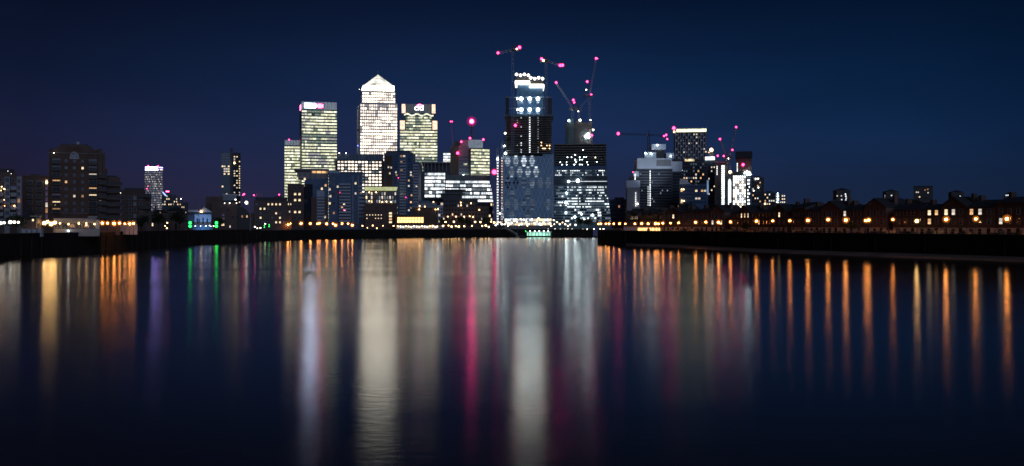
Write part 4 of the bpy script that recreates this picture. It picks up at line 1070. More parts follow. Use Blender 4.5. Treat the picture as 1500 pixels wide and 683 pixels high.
def right_sites():
    b = Bld('dark_flats', 'dark slim flats with a bright white horizontal sky deck and a yellow rooftop lamp', 'apartment tower', 1032, 1053, 1200, 24)
    b.block('body', 1036, 1053, 240, None, 'cladding_blue'); b.block('lit_sky_deck', 1033, 1047, 229.8, 234.2, 'core_white', yb=-1, ye=10)
    b.block('roof_slab', 1031, 1053, 234.5, 239.8, 'cladding_teal', yb=0)
    b.block('roof_room', 1038, 1046, 220, 229.6, 'cladding_dark', yb=3, ye=14)
    rnd = random.Random(31)
    for c in range(4):
        for r in range(9): b.window(1038.5 + c * 4, 245 + r * 5.6, 1.8, 2.2, rnd.choices(['glass_dark', 'room_pale', 'room_yellow'], [.65, .2, .15])[0], 'cladding_dark')
    b.light(1042, 219.5, 2.0, 'lamp_amber', off=2)
    for x, y in ((1035.5, 218), (1031, 217)): b.window(x + 3, y + 5, 2, 1.8, 'room_yellow', yb=2.9)
    b2 = Bld('lit_core_site', 'bare concrete tower with one tall white-lit stair strip, left of the brightest gridded site', 'tower under construction', 1047, 1066, 1170, 24)
    b2.block('body', 1047, 1066, 239, None, 'concrete_dark')
    b2.block('roof_frame', 1046.5, 1066.5, 236, 238.8, 'steel_paint', yb=-.4)
    for k in range(19): b2.block('lit_stair', 1057, 1061.3, 242.5 + k * 3.1, 244.9 + k * 3.1, 'core_white' if k < 14 else 'office_white', yb=-.5, ye=-.1)
    for k in range(5): b2.block('lit_stair', 1049.8, 1051, 243 + k * 2.8, 245 + k * 2.8, 'office_white', yb=-.5, ye=-.1)
    for k in range(18): b2.block('floor_slab', 1046.8, 1056.6, 245 + k * 3.1, 245.7 + k * 3.1, 'concrete', yb=-.4, ye=-.02)
    b3 = Bld('lit_grid_site', 'construction site tower blazing with white grid lights under a black rooftop slab', 'tower under construction', 1063, 1102, 1150, 30)
    b3.block('body', 1072, 1100, 252, None, 'concrete_dark'); b3.block('left_core', 1064, 1071.6, 258, None, 'cladding_teal', yb=1)
    b3.block('dark_frame', 1077, 1102, 222, 231.5, 'steel_dark', yb=-1); b3.block('upper_body', 1078, 1101, 231.8, 251.8, 'brick_dark', yb=1)
    b3.bands(1073.5, 1092.5, 257, 330, 18, 6, picker([.16, .25, .59], 33), ['office_cream_dim', 'office_cream', 'core_white'], fw=.72, fh=.8)
    b3.bands(1094.5, 1098.5, 262, 330, 14, 2, picker([.25, .2, .55], 34), ['concrete_dark', 'office_white', 'core_white'], fw=.75, fh=.55, name='side_window_band')
    b3.block('lit_arch', 1066.8, 1070.8, 266, 330, 'core_white', yb=.4, ye=.9)
    mb = MB(); mb.prism_xz([(b3.u(1066.8), b3.z(265.9)), (b3.u(1070.8), b3.z(265.9)), (b3.u(1069.6), b3.z(262.3)), (b3.u(1068), b3.z(262.3))], .4, .9); mb.build('arch_head', 'core_white', b3.root)
    for k in range(6): b3.block('lit_stair', 1079.4, 1080.6, 239 + k * 2.6, 241 + k * 2.6, 'office_white', yb=.5, ye=.95)
    for x, y, r in ((1091, 253.5, .9), (1094, 252, 1.1), (1097.5, 253.5, 1.2), (1095, 256, 1.0), (1099, 256, .9)): b3.light(x, y, r, 'lamp_cold', 'work_light')
    b3.light(1069.5, 252, 1.6, 'lamp_amber', 'work_light', off=0); b3.light(1088.5, 241.5, 1.4, 'beacon_red', 'beacon', off=0)
    specs = [('residential_tower', 'dim slab tower with a few scattered windows, right of the blazing grid-lit site', 1101, 1119, 260, 1180, .18, 'cladding_dark'),
             ('residential_block', 'small low lit block right of the dim slab tower', 1119, 1135.5, 282, 1500, .5, 'cladding_dark'),
             ('residential_block', 'last small lit block of the right-hand cluster, ending beside open sky', 1135.7, 1151, 284, 1520, .55, 'cladding_blue')]
    for n, l, x0, x1, y0, D, pr, mt in specs:
        c = Bld(n, l, 'apartment tower', x0, x1, D, 22)
        c.block('body', x0, x1, y0, None, mt); c.block('roof_room', x0 + 3, x1 - 5, y0 - 2, y0 - .2, mt, yb=4, ye=14)
        rnd = random.Random(int(x0))
        for a in range(5):
            for r in range(5 if y0 > 270 else 8):
                b_ = rnd.random() < pr
                c.window(x0 + 2 + a * (x1 - x0 - 4) / 4, y0 + 3 + r * 4.6, 1.7, 2.0, rnd.choice(['room_yellow', 'room_pale', 'office_white_mid', 'room_warm']) if b_ else 'glass_dark', mt)
        if D == 1180:
            for x, y in ((1107, 262), (1111, 275), (1104, 279.5)): c.light(x, y, .7, 'lamp_white')
            c.light(1110.5, 262, .8, 'lamp_white')
        elif x0 == 1119: c.light(1120.5, 298.5, 1.0, 'lamp_amber'); c.light(1121, 299, .9, 'lamp_amber')
        else:
            for k in range(6): c.light(1139, 283 + k * 2.7, .62, 'lamp_cold')
right_sites()

def far_right():
    specs = [(1220, 1246.5, 277, 'wide hexagonal flats with a bright cluster of white windows, peeping over the right-hand terrace', 0),
             (1293, 1317.5, 279, 'hexagonal flats peeping over the terrace, lit only by one vertical line of lights', 1),
             (1338, 1366.5, 272.5, 'square dark flats standing tallest over the right-hand terrace, three lit patches', 2),
             (1389, 1413, 280, 'low hexagonal flats with a single blue-white window, over the terrace with four lit windows', 3),
             (1470, 1485, 283.5, 'farthest low flats peeping over the taller end house, lit by one white strip', 4)]
    L = [[(1224.5, 287, 'room_yellow'), (1226.5, 287, 'room_pale'), (1232.5, 287, 'room_pale'), (1238.5, 284.5, 'office_white'), (1239, 287.5, 'office_white'), (1239.5, 290.5, 'office_white_mid'), (1233, 292.5, 'office_white_mid'), (1239, 293, 'office_white_mid'), (1225, 281.5, 'office_white_dim')],
         [(1297, 286.5, 'office_white'), (1297, 289, 'room_pale'), (1296.5, 292, 'room_warm_dim'), (1306, 286.5, 'office_white_mid'), (1314, 291.7, 'room_yellow')],
         [(1342.5, 281.5, 'room_pale'), (1345, 281.7, 'room_pale'), (1347, 288.5, 'room_yellow'), (1359.5, 282.5, 'room_pale'), (1359, 277.5, 'room_warm_dim'), (1355, 278.5, 'room_warm_dim')],
         [(1393.5, 289.5, 'room_yellow'), (1400.5, 290, 'room_pale'), (1406.5, 288, 'office_white'), (1405, 289, 'office_white_mid')],
         [(1474, 286.2, 'office_white_mid'), (1477, 286, 'office_white'), (1480, 286.2, 'office_white_mid')]]
    for x0, x1, y0, lab, n in specs:
        D = 820; b = Bld('far_flats', lab, 'apartment block', x0, x1, D, 14)
        u0, u1 = b.x0, b.x1; w = u1 - u0
        pl = [(u0 + w * .2, 0), (u1 - w * .2, 0), (u1, 6), (u1, 14), (u0, 14), (u0, 6)] if n not in (2, 4) else [(u0, 0), (u1, 0), (u1, 14), (u0, 14)]
        mb = MB(); mb.prism_xy(pl, -.3, b.z(y0 + 1.6)); mb.build('body', 'concrete_dark', b.root)
        if n == 2:
            b.block('flat_roof', x0, x1, y0, y0 + 1.5, 'slate', yb=-.3)
        else:
            mb = MB(); c = (w * 0 + (u0 + u1) / 2, 7, b.z(y0 - 1.8)); z = b.z(y0 + 1.59)
            for k in range(len(pl)): q = pl[(k + 1) % len(pl)]; mb.quad([(*pl[k], z), (*q, z), c])
            mb.build('roof', 'slate', b.root)
        for x, y, m in L[n]: b.window(x, y, 1.7, 1.8, m, 'concrete_dark', yb=-.02 if abs(x - (x0 + x1) / 2) < (x1 - x0) * .28 or n in (2, 4) else 2.0)
        for k in range(4): b.window(x0 + 7.5 + k * (x1 - x0 - 15) / 3, y0 + 18, 1.6, 2, 'glass_dark', 'concrete_dark')
far_right()
# ================================================================== LEFT BANK
def far_left():
    b = Bld('round_tower', 'far round speckled apartment tower with a violet lit crown, alone against the sky', 'apartment tower', 212, 238.5, 2000, 35)
    R = (b.x1 - b.x0) / 2
    def ring(z0, z1, r, mat, name, n=28, parts=None):
        mb = MB(); mb.prism_xy([(r * math.cos(2*math.pi*k/n), R + r * math.sin(2*math.pi*k/n)) for k in range(n)], z0, z1); return mb.build(name, mat, b.root)
    ring(-.3, b.z(250.2), R, 'render_grey', 'body'); ring(b.z(250), b.z(244.8), R * .985, 'cladding_dark', 'crown')
    p = picker([.40, .30, .12, .10, .08], 55, .1)
    for k in range(24):
        z = b.z(252.5 + k * 3.4); mb = MB(); n = 36
        for i in range(n):
            t0 = math.pi + math.pi * (i + .12) / n; t1 = math.pi + math.pi * (i + .88) / n; r = R + .15
            m = p(k, i, 24, n)
            mb.quad([(r*math.cos(t0), R + r*math.sin(t0), z - 1.3), (r*math.cos(t1), R + r*math.sin(t1), z - 1.3), (r*math.cos(t1), R + r*math.sin(t1), z + 1.3), (r*math.cos(t0), R + r*math.sin(t0), z + 1.3)], m)
        mb.build('window_band', ['violet_glow', 'office_white_dim', 'office_cream_dim', 'room_violet', 'room_pale'], b.root)
    for y0, y1, t0, t1, m in ((244.2, 245.6, 1.12, 1.66, 'crown_violet'), (247, 249.8, 1.12, 1.66, 'crown_violet'), (244.6, 245.8, 1.70, 1.93, 'crown_violet'), (247.4, 249.2, 1.72, 1.93, 'office_cream_mid')):
        mb = MB(); n = 10; r = R + .5
        for i in range(n):
            a, c = math.pi * (t0 + (t1 - t0) * i / n), math.pi * (t0 + (t1 - t0) * (i + 1) / n)
            mb.quad([(r*math.cos(a), R + r*math.sin(a), b.z(y1)), (r*math.cos(c), R + r*math.sin(c), b.z(y1)), (r*math.cos(c), R + r*math.sin(c), b.z(y0)), (r*math.cos(a), R + r*math.sin(a), b.z(y0))])
        mb.build('lit_crown_band', m, b.root)
    b.light(217, 243, 1.2, 'beacon_red', 'beacon', off=6); b.light(231.5, 243, 1.2, 'beacon_red', 'beacon', off=6)
    for x, y in ((215.5, 277), (218.5, 277), (217, 273)): b.light(x, y, .55, 'beacon_red', 'beacon', off=3)
    specs = [('low_office', 'low far block with red rooftop light and slanting blue strip, beside the round tower', 237, 252, 284, 1900),
             ('low_flats', 'small far flats with three warm windows, between the blue-strip block and open sky', 252.3, 262, 288, 1850),
             ('low_flats', 'lowest far flats trailing off right of the round tower, one white light', 262.5, 276, 296, 1800)]
    for i, (n, l, x0, x1, y0, D) in enumerate(specs):
        c = Bld(n, l, 'flats', x0, x1, D, 20); c.block('body', x0, x1, y0, None, 'cladding_dark'); c.block('roof_room', x0 + 2, x0 + 6, y0 - 2.4, y0 - .2, 'cladding_dark', yb=4, ye=14)
        rnd = random.Random(60 + i)
        for a in range(5):
            for r in range(4): c.window(x0 + 1.6 + a * (x1 - x0 - 3.2) / 4, y0 + 3.5 + r * 4, 1.5, 1.9, rnd.choices(['glass_dark', 'room_yellow', 'room_pale', 'room_warm'], [.66, .14, .12, .08])[0], 'cladding_dark')
        if i == 0:
            mb = MB(); mb.box(c.u(243), c.u(247.8), -.6, -.1, c.z(281.5), c.z(279.6)); mb.build('red_strip', 'beacon_red', c.root) if False else c.block('red_strip', 243, 247.8, 279.8, 281.4, 'sign_red', yb=2, ye=3)
            mb = MB(); mb.bar((c.u(238.3), -.6, c.z(281.5)), (c.u(243), -.6, c.z(287)), 1.9); mb.build('blue_strip', 'lit_blue_strip', c.root)
            c.block('roof_frame', 243.5, 247.5, 281.6, 283.9, 'steel_dark', yb=2, ye=6)
        if i == 2: c.light(265, 291.5, .8, 'lamp_white')
lit('lit_blue_strip', (0.25, 0.35, 1.0), 3.0, 0.2)
far_left()

def slim_tower():
    b = Bld('split_tower', 'lone split tower, pale teal left half and dark right half with gold windows', 'apartment tower', 324, 352.5, 1500, 30)
    b.block('pale_half', 324, 336.8, 224, None, 'cladding_teal'); b.block('spine', 337, 341.5, 218, None, 'cladding_dark', yb=3); b.block('dark_half', 341.7, 352.5, 223.5, None, 'glass_dark', yb=1)
    b.block('roof_frame', 337.5, 340.5, 216.6, 217.9, 'steel_dark', yb=4, ye=12)
    for k in range(7): b.block('louvre', 324.2, 336.6, 225.5 + k * 2.4, 226.6 + k * 2.4, 'cladding_pale', yb=-.5, ye=-.02)
    rnd = random.Random(77)
    for r in range(14):
        for c in range(4):
            w = [.25, .4, .35] if r < 4 else [.86, .1, .04]
            b.window(326 + c * 3, 243.8 + r * 3.7, 2.4, 2.2, rnd.choices(['glass_pale', 'room_pale', 'room_yellow'], w)[0], 'cladding_teal')
    for r in range(21):
        for c in range(3):
            pr = .62 if c == 2 else .36
            m = rnd.choices(['room_yellow', 'room_pale'], [.6, .4])[0] if rnd.random() < pr else None
            if m: b.window(343.5 + c * 3.7, 226 + r * 3.5, 1.5 if c == 2 else 1.9, 1.7, m, 'cladding_dark', yb=1)
    b.light(343.5, 239, .9, 'lamp_gold', off=0)
slim_tower()

def grey_bays():
    b = Bld('bay_front_block', 'grey bay-fronted riverside flats cut by the picture edge above the white lamps', 'apartment block', -26, 33, 300, 16, 4)
    b.block('body', -26, 24.5, 252, None, 'brick_dark'); b.block('end_bay', 24.7, 32, 258, None, 'render_grey', yb=.5)
    b.block('attic', -22, 22, 247, 251.8, 'slate', yb=1.5); 
    b.block('pale_bay', 6, 14, 259, None, 'render_grey', yb=-1.2, ye=-.02); b.block('pale_bay', -14, -6, 259, None, 'render_grey', yb=-1.2, ye=-.02)
    for r in range(7):
        y = 264 + r * 9.6
        for x in (-10, 10): b.window(x, y, 4.6, 6, 'glass_blue', yb=-1.2)
        for x in (1, 19): 
            b.window(x, y, 3.2, 4.6, 'room_warm_dim' if (x, r) in ((19, 4),) else 'glass_dark')
        b.window(28, y + 1, 3.4, 5.4, 'glass_blue' if r < 3 else ('room_violet' if r != 3 else 'room_warm_dim'), yb=.5)
        if r: b.balcony(15, 23.5, y + 4.4, 1.2); b.balcony(-4, 4, y + 4.4, 1.2)
    for x, y, r, m in ((2, 274, .22, 'lamp_amber'), (5.8, 277.3, .28, 'lamp_amber'), (1, 279.5, .2, 'lamp_amber'), (20.5, 301.5, .3, 'lamp_amber'), (5.5, 293, .16, 'lamp_amber'), (6, 302, .14, 'lamp_orange'), (16, 254.5, .1, 'lamp_white'), (11, 251, .1, 'lamp_white')): b.light(x, y, r * .6, m, off=-1.5)
grey_bays()

def brick_warehouse():
    b = Bld('warehouse_flats', 'brown brick warehouse flats with two columns of balconied doors and a violet-lit stairwell', 'apartment block', 33, 72, 322, 16)
    b.block('body', 33, 72, 259, None, 'brick_brown'); b.block('parapet', 32.7, 72.4, 257, 258.9, 'brick_dark', yb=-.25)
    b.block('roof_room', 45, 60, 254.5, 256.9, 'slate', yb=5, ye=12)
    for x in (43.5, 57.5):
        for r in range(6):
            y = 268 + r * 9.8
            b.window(x, y, 6.5, 5.6, 'glass_dark' if (r + int(x)) % 3 else 'glass_blue')
            b.balcony(x - 4, x + 4, y + 3.4, 1.0, 'steel_dark')
    for r in range(7):
        m = {0: 'room_yellow', 1: 'room_violet', 2: 'room_violet', 3: 'room_violet', 4: 'room_pale', 5: 'room_warm_dim', 6: 'room_violet'}[r]
        b.window(68.3, 266.5 + r * 8.4, 2.8, 6.6, m, 'concrete_dark')
    b.light(68.3, 267, .3, 'lamp_amber', off=-.5)
brick_warehouse()

def brick_tower():
    b = Bld('brick_tower', 'tall brown brick apartment tower with an arched top window and stepped right side', 'apartment tower', 72.5, 181, 330, 20)
    b.block('body', 72.5, 143, 223.5, None, 'brick_brown')
    mb = MB(); mb.prism_xz([(b.u(78), b.z(223.4)), (b.u(140), b.z(223.4)), (b.u(134), b.z(214.5)), (b.u(127), b.z(212.6)), (b.u(92), b.z(212.6)), (b.u(84), b.z(216))], 0.3, 19); mb.build('attic_roof', 'brick_dark', b.root)
    for x0, x1, y in ((72.5, 79.5, 219), (137.5, 143, 219.5)): b.block('corner_pier', x0, x1, y, 223.3, 'brick_brown', yb=.05, ye=5)
    mb = MB(); mb.box(b.u(96), b.u(122), -.12, .28, b.z(223.4), b.z(216)); mb.build('attic_gable', 'brick_brown', b.root)
    b.block('roof_ridge', 90, 129, 211.6, 212.5, 'slate', yb=1, ye=18)
    b.block('chimney', 112, 116, 206.3, 211.4, 'render_white', yb=6, ye=7.2)
    b.window(109, 228, 12, 10, 'glass_pale', 'render_white', arch=True)
    for y in (224.5, 312): b.block('string_course', 72.3, 143.2, y, y + .8, 'concrete', yb=-.14, ye=-.01)
    rows = [236.5, 246.5, 257, 267, 277.5, 287.5, 298, 308]
    lit_small = {(121, 246.5): 'room_yellow', (97, 267): 'room_warm', (109, 287.5): 'room_pale', (121, 287.5): 'room_warm_dim'}
    for y in rows:
        for x in (97, 109, 121): b.window(x, y, 2.8, 3.4, lit_small.get((x, y), 'glass_pale' if (y, x) in ((246.5, 97), (246.5, 109)) else 'glass_blue'), 'render_grey')
    bay = {(83, 267): 'room_warm', (83, 298): 'room_yellow', (136, 257): 'room_pale', (136, 277.5): 'room_warm', (136, 287.5): 'room_yellow', (83, 308): 'room_warm_dim', (136, 246.5): 'glass_pale', (83, 246.5): 'glass_pale', (83, 287.5): 'room_violet'}
    for y in rows:
        for x in (83, 136):
            b.window(x, y, 10, 5.4, bay.get((x, y), 'glass_pale' if y < 240 else 'glass_dark'), 'concrete')
            b.balcony(x - 5.6, x + 5.6, y + 4.0, 1.1, 'glass_dark')
    b.light(79.5, 225.5, .14, 'lamp_white'); b.light(81.5, 301, .3, 'lamp_amber')
    # stepped right side falling back from the river
    steps = [(143.3, 150, 217, 1), (150.2, 154.5, 223, 2), (154.7, 158, 246, 3), (158.2, 177, 258.5, 2.5)]
    for x0, x1, y, yb in steps: b.block('stepped_wing', x0, x1, y, None, 'brick_dark', yb=yb)
    b.block('wing_roof', 159, 173, 255.5, 258.3, 'slate', yb=6)
    for r in range(7):
        y = 256 + r * 10
        if r: b.balcony(157, 180, y + 5, 1.6, 'steel_dark', yb=2.4)
        b.balcony(144, 156.5, y + 3, 1.3, 'steel_dark', yb=1)
        for x in (147, 152.5): b.window(x, y, 2.6, 4.2, {(147, 0): 'room_warm_dim', (152.5, 0): 'room_pale', (147, 4): 'room_pale'}.get((x, r), 'glass_dark'), yb=.95 if x == 147 else 1.95)
        if r:
            for x in (162, 168, 174): b.window(x, y + 2.4, 3, 3.6, {(162, 1): 'room_warm_dim', (168, 1): 'room_pale', (168, 3): 'room_pale', (174, 4): 'room_yellow'}.get((x, r), 'glass_dark'), yb=2.45)
    b.light(177.5, 281.5, .2, 'lamp_white', off=1.5)
brick_tower()

def side_blocks():
    b = Bld('brick_block', 'dark brick block with one column of pale windows, between stepped brick tower and low houses', 'apartment block', 178, 222, 385, 18)
    b.block('body', 178, 213, 279, None, 'brick_brown'); b.block('attic', 182, 211, 275.5, 278.8, 'slate', yb=1); b.block('end_wing', 213.2, 222, 285, None, 'brick_dark', yb=1)
    for r in range(5):
        for x in (181, 190, 197.5, 206): b.window(x, 290 + r * 8.8, 3.6, 5, 'glass_pale' if x == 197.5 and r != 2 else 'glass_dark')
        b.window(217, 292 + r * 8.6, 3, 4.4, 'glass_dark', 'concrete_dark', yb=1)
    b.balcony(203, 221, 288, 1.2, 'steel_dark'); b.balcony(203, 221, 305, 1.2, 'steel_dark')
    for i, (x0, x1, y, D, lab) in enumerate(((221, 246, 307, 470, 'low dark brick house with one tall yellow window at its foot'), (246.3, 272, 304, 480, 'low dark slate-roofed house left of the blue-lit gabled house'))):
        c = Bld('low_house', lab, 'house', x0, x1, D, 12)
        c.block('body', x0, x1, y + 5, None, 'brick_dark')
        mb = MB(); z0, z1 = c.z(y + 4.9), c.z(y)
        mb.taper(c.u(x0) - .4, c.u(x1) + .4, c.u(x0) + 2, c.u(x1) - 2, -.4, 12.4, z0, z1, 5.5, 6.5); mb.build('roof', 'slate', c.root)
        mb = MB(); mb.box(c.u(x0 + 5), c.u(x0 + 8), 5, 6.2, z0, z1 + 1.6); mb.build('chimney', 'brick_dark', c.root)
        for a in range(5):
            for r in range(2): c.window(x0 + 3 + a * (x1 - x0 - 6) / 4, y + 9 + r * 8, 2, 3.4, 'glass_dark', 'concrete_dark')
        if i == 0: c.window(223.5, 329, 1.8, 4.6, 'room_yellow', 'concrete_dark'); c.window(234.5, 312, 1.8, 3, 'room_warm_dim', 'concrete_dark')
        else: c.block('door', 256, 259.5, 327, None, 'wood_dark', yb=-.15, ye=-.02)
side_blocks()

def blue_house():
    b = Bld('gabled_hall', 'small white pedimented riverside hall washed in blue light, between two pairs of green lamps', 'hall', 275, 310, 505, 14)
    b.block('body', 285, 309.5, 314, None, 'render_white'); b.block('side_wing', 275, 284.8, 316, None, 'concrete_dark', yb=1)
    mb = MB(); mb.prism_xz([(b.u(288), b.z(311)), (b.u(311), b.z(311)), (b.u(299.5), b.z(303.6))], -.6, 13.5); mb.build('pediment', 'render_white', b.root)
    b.block('eave_band', 275, 309.8, 311.2, 313.8, 'slate', yb=-.5); b.block('pale_fascia', 275.5, 290, 307.8, 310.6, 'render_white', yb=-.4, ye=1.5)
    for x, h in ((289, 8), (292, 5), (297.5, 9), (303.5, 6)): b.window(x, 324, 1.5, h, 'glass_dark', 'concrete_dark')
    b.block('fence', 277, 312, 329.5, None, 'concrete_dark', yb=-3, ye=-2.8)
    mb = MB(); mb.tube((b.u(291.5), -1, -.2), (b.u(291.5), -1, b.z(297)), .09, .05); mb.build('flagpole', 'steel_paint', b.root)
    b.light(295, 310.2, .42, 'lamp_amber', off=-1.2)
    lg = bpy.data.lights.new('blue_floodlight', 'SPOT'); lg.energy = 3200; lg.color = (0.10, 0.36, 1.0); lg.spot_size = math.radians(95); lg.spot_blend = .6; lg.shadow_soft_size = .3
    lo = bpy.data.objects.new('blue_floodlight', lg); C.objects.link(lo); lo.parent = b.root; lo.location = (b.u(297), -8.5, .6); lo.rotation_euler = (math.radians(101), 0, 0)
blue_house()

def dark_wharf():
    b = Bld('dark_wharf', 'dark wharf buildings stepping down rightwards with a blue glass rooftop, below the lone split tower', 'wharf building', 300, 368, 530, 20)
    b.block('tall_block', 301, 326, 288, None, 'brick_dark', yb=3); b.block('front_block', 310, 347, 297, None, 'brick_dark', yb=.5)
    mb = MB(); mb.prism_xz([(b.u(325), -.3), (b.u(367), -.3), (b.u(367), b.z(315)), (b.u(361), b.z(307)), (b.u(349), b.z(299)), (b.u(330), b.z(296.5)), (b.u(325), b.z(297))], 3.2, 20); mb.build('sloping_block', 'slate', b.root)
    b.block('rooftop_glass', 327, 346.5, 286, 293, 'glass_pale', yb=4.5, ye=14); b.block('rooftop_slab', 326, 348, 284.4, 285.9, 'cladding_pale', yb=4, ye=15)
    b.block('rooftop_slab', 326, 348, 293.2, 294.6, 'cladding_dark', yb=4, ye=15)
    for x, y, w, m in ((327, 315, 3, 'room_violet'), (327.5, 320, 3, 'room_violet'), (316.5, 316, 3, 'glass_blue'), (362, 317, 2, 'room_warm'), (355, 317, 2, 'room_warm_dim'), (326.5, 329, 4.4, 'room_yellow'), (337, 332, 1.8, 'room_pale'), (347, 303, 3.4, 'glass_blue'), (341, 318, 2.2, 'glass_dark'), (348, 318, 2.2, 'glass_dark'), (334, 308, 2.2, 'glass_dark')): b.window(x, y, w, 3.2, m, 'concrete_dark', yb=.48 if x < 347 else 3.18)
    for x, y, r in ((329, 297.8, .2), (336.5, 297.6, .26), (345, 292.5, .32), (346.5, 297.5, .22)): b.light(x, y, r, 'lamp_white', off=.2)
    b.light(357.8, 283.8, .46, 'beacon_red', 'beacon', off=8); b.light(356.2, 285, .3, 'beacon_red', 'beacon', off=8)
    mb = MB(); mb.tube((b.u(357.5), 8, b.z(303)), (b.u(357.5), 8, b.z(284)), .12, .08); mb.build('beacon_mast', 'steel_dark', b.root)
    # floodlight on a bent mast
    t = thing('floodlight_mast', 'tall bent mast carrying one bright cream floodlight, left of the dark six-storey flats', 'floodlight', (px(366.5, 520), 520, G))
    P = lambda x, y: (px(x, 520) - px(366.5, 520), 0, pz(y, 520) - G)
    mb = MB(); pts = [(0, 0, 0), P(366.5, 311), P(365, 305), P(363, 300.5), P(361.3, 298)]
    for i in range(4): mb.tube(pts[i], pts[i+1], .16, .14, 6)
    mb.build('mast', 'steel_paint', t); link('lamp', ball_mesh(.75, 'lamp_white'), t, P(361, 297))
dark_wharf()

def terrace_pub():
    b = Bld('riverside_terrace', 'long low white-fronted riverside restaurant with arched openings, below the tall brick tower', 'restaurant', 79, 146, 306, 9)
    b.block('body', 80, 140, 327, None, 'concrete_dark', yb=.4)
    b.block('fascia', 78.5, 140.5, 320, 324.6, 'render_grey', yb=-.6, ye=9); b.block('low_wall', 79, 146, 335.2, None, 'render_grey', yb=-2.6, ye=-2.2)
    b.block('ceiling', 79, 140, 324.8, 326.8, 'render_grey', yb=.1, ye=8.8)
    b.block('end_wall', 140.7, 146, 322, None, 'render_white', yb=-.4)
    for i in range(6):
        x = 84.5 + i * 10.6; b.window(x, 330.5, 7.4, 5.6, 'room_warm_dim' if i in (2, 4) else 'glass_dark', 'render_grey', yb=.4, arch=True)
    for i in range(7): b.block('post', 79.4 + i * 10.1, 80.0 + i * 10.1, 326.9, 338, 'render_white', yb=-.5, ye=-.3)
    for x, y, r in ((88, 327.5, .2), (100.5, 328.5, .22), (115.5, 327.5, .24), (126.5, 327, .18), (126.5, 330, .18), (138.5, 328.5, .22)): b.light(x, y, r, 'lamp_amber', off=-.75)
    b.light(100, 338.3, .2, 'lamp_cold', off=-3)
    mb = MB(); mb.box(b.u(129), b.u(143), 2, 7, b.z(319.8), b.z(316.5)); mb.build('roof_plant', 'render_grey', b.root)
    p = Bld('hip_roof_lodge', 'small lodge with a steep pyramid roof and one warm window, beside the white riverside restaurant', 'lodge', 31, 62, 296, 9)
    p.block('body', 32, 61, 321, None, 'brick_dark'); z0, z1 = p.z(320.9), p.z(302)
    mb = MB(); mb.taper(p.u(30), p.u(54), p.u(40), p.u(43.5), -.6, 9.6, z0, z1, 4, 5); mb.build('roof', 'slate', p.root)
    p.block('porch_roof', 44, 62, 316.4, 317.4, 'render_grey', yb=-1.6, ye=-.62)
    for x in (53, 58): p.block('porch_post', x, x + 1, 317.6, None, 'render_grey', yb=-1.5, ye=-1.2)
    p.window(48.3, 321.6, 2.4, 5, 'room_yellow', 'concrete_dark'); p.window(56, 324, 2, 7, 'room_warm_dim', 'concrete_dark'); p.window(38, 326, 3, 5, 'glass_dark', 'concrete_dark')
    w = thing('garden_wall', 'pale low garden wall in front of the pyramid-roofed lodge', 'garden wall', (px(48, 285), 285, G))
    mb = MB(); mb.box(px(31, 285) - w.location.x, px(63, 285) - w.location.x, -.2, .2, -.2, 1.9); mb.build('panel', 'render_white', w)
    for k in range(5):
        x = px(31.5 + k * 7.7, 285) - w.location.x; mb = MB(); mb.box(x - .25, x + .25, -.3, .3, -.2, 2.15); mb.build('pier', 'render_grey', w)
terrace_pub()

# ================================================================== STREET LAMPS
def lamp_post(name, label, x, y, D, r, mat, group, shield=True, cat='street lamp', z_foot=G, globes=None):
    X, zl = px(x, D), pz(y, D); t = thing(name, label, cat, (X, D, z_foot), 0, group)
    h = zl - z_foot
    mb = MB(); mb.tube((0, 0, -.1), (0, 0, .5), .14, .11); mb.tube((0, 0, .5), (0, 0, h - r), .075, .05); mb.tube((0, 0, h - r - .12), (0, 0, h - r * .8), .14, .2); mb.build('pole', 'steel_dark', t)
    link('globe', ball_mesh(r, mat), t, (0, 0, h))
    mb = MB(); mb.tube((0, 0, h + r * .72), (0, 0, h + r * 1.12), r * .9, r * .35, 10)
    mb.build('cap', 'steel_dark', t)
    if shield:          # added plate, hidden behind the lamp, that blocks its light from the houses
        land = math.atan2(.35, .94) if X > 30 else (math.radians(135) if D < 420 else math.radians(90))
        mb = MB(); n = 8; R = r * 2.5
        for k in range(n):
            a0, a1 = land + math.radians(-50 + 100 * k / n), land + math.radians(-50 + 100 * (k + 1) / n)
            c = [(R * math.cos(a0), R * math.sin(a0)), (R * math.cos(a1), R * math.sin(a1)), (R * 1.06 * math.cos(a1), R * 1.06 * math.sin(a1)), (R * 1.06 * math.cos(a0), R * 1.06 * math.sin(a0))]
            mb.prism_xy(c, h - r * .1, h + r * 2.4)
        mb.build('added_shield', 'steel_dark', t)
    return t

def on_line(line, x, off, start=0):
    """where the sight line of column x crosses a line running parallel to the bank"""
    L = offset(line, off); k = (x - 750) / F; best = None
    for i in range(len(L) - 1):
        (xa, ya), (xb, yb) = L[i], L[i + 1]
        da, db = xa - k * ya, xb - k * yb
        if da * db <= 0 and da != db and min(ya, yb) > 100:
            t = da / (da - db); c = (xa + (xb - xa) * t, ya + (yb - ya) * t)
            if best is None or c[1] < best[1]: best = c
    return best
gO = 'orange lamps along the right embankment'
orange = [(876.5, 328.2), (880, 328), (887.5, 328), (892, 328), (899, 328), (907.5, 327.8), (916, 328), (930, 328), (940, 327.6), (949.5, 328), (960, 327.8), (964.5, 328), (971, 327), (982, 327), (994, 326.6), (1019, 325.8), (1034, 325.5), (1052.5, 325.8), (1070, 325.3), (1108, 324), (1132, 323.8), (1157, 323.5), (1183.5, 323), (1213, 321.8), (1239, 322.6), (1268, 323.4), (1272.5, 322.6), (1308, 321.7), (1343, 324), (1386, 321.5), (1429.5, 321), (1475, 320.6)]
RL = [(52, 500)] + RIGHT
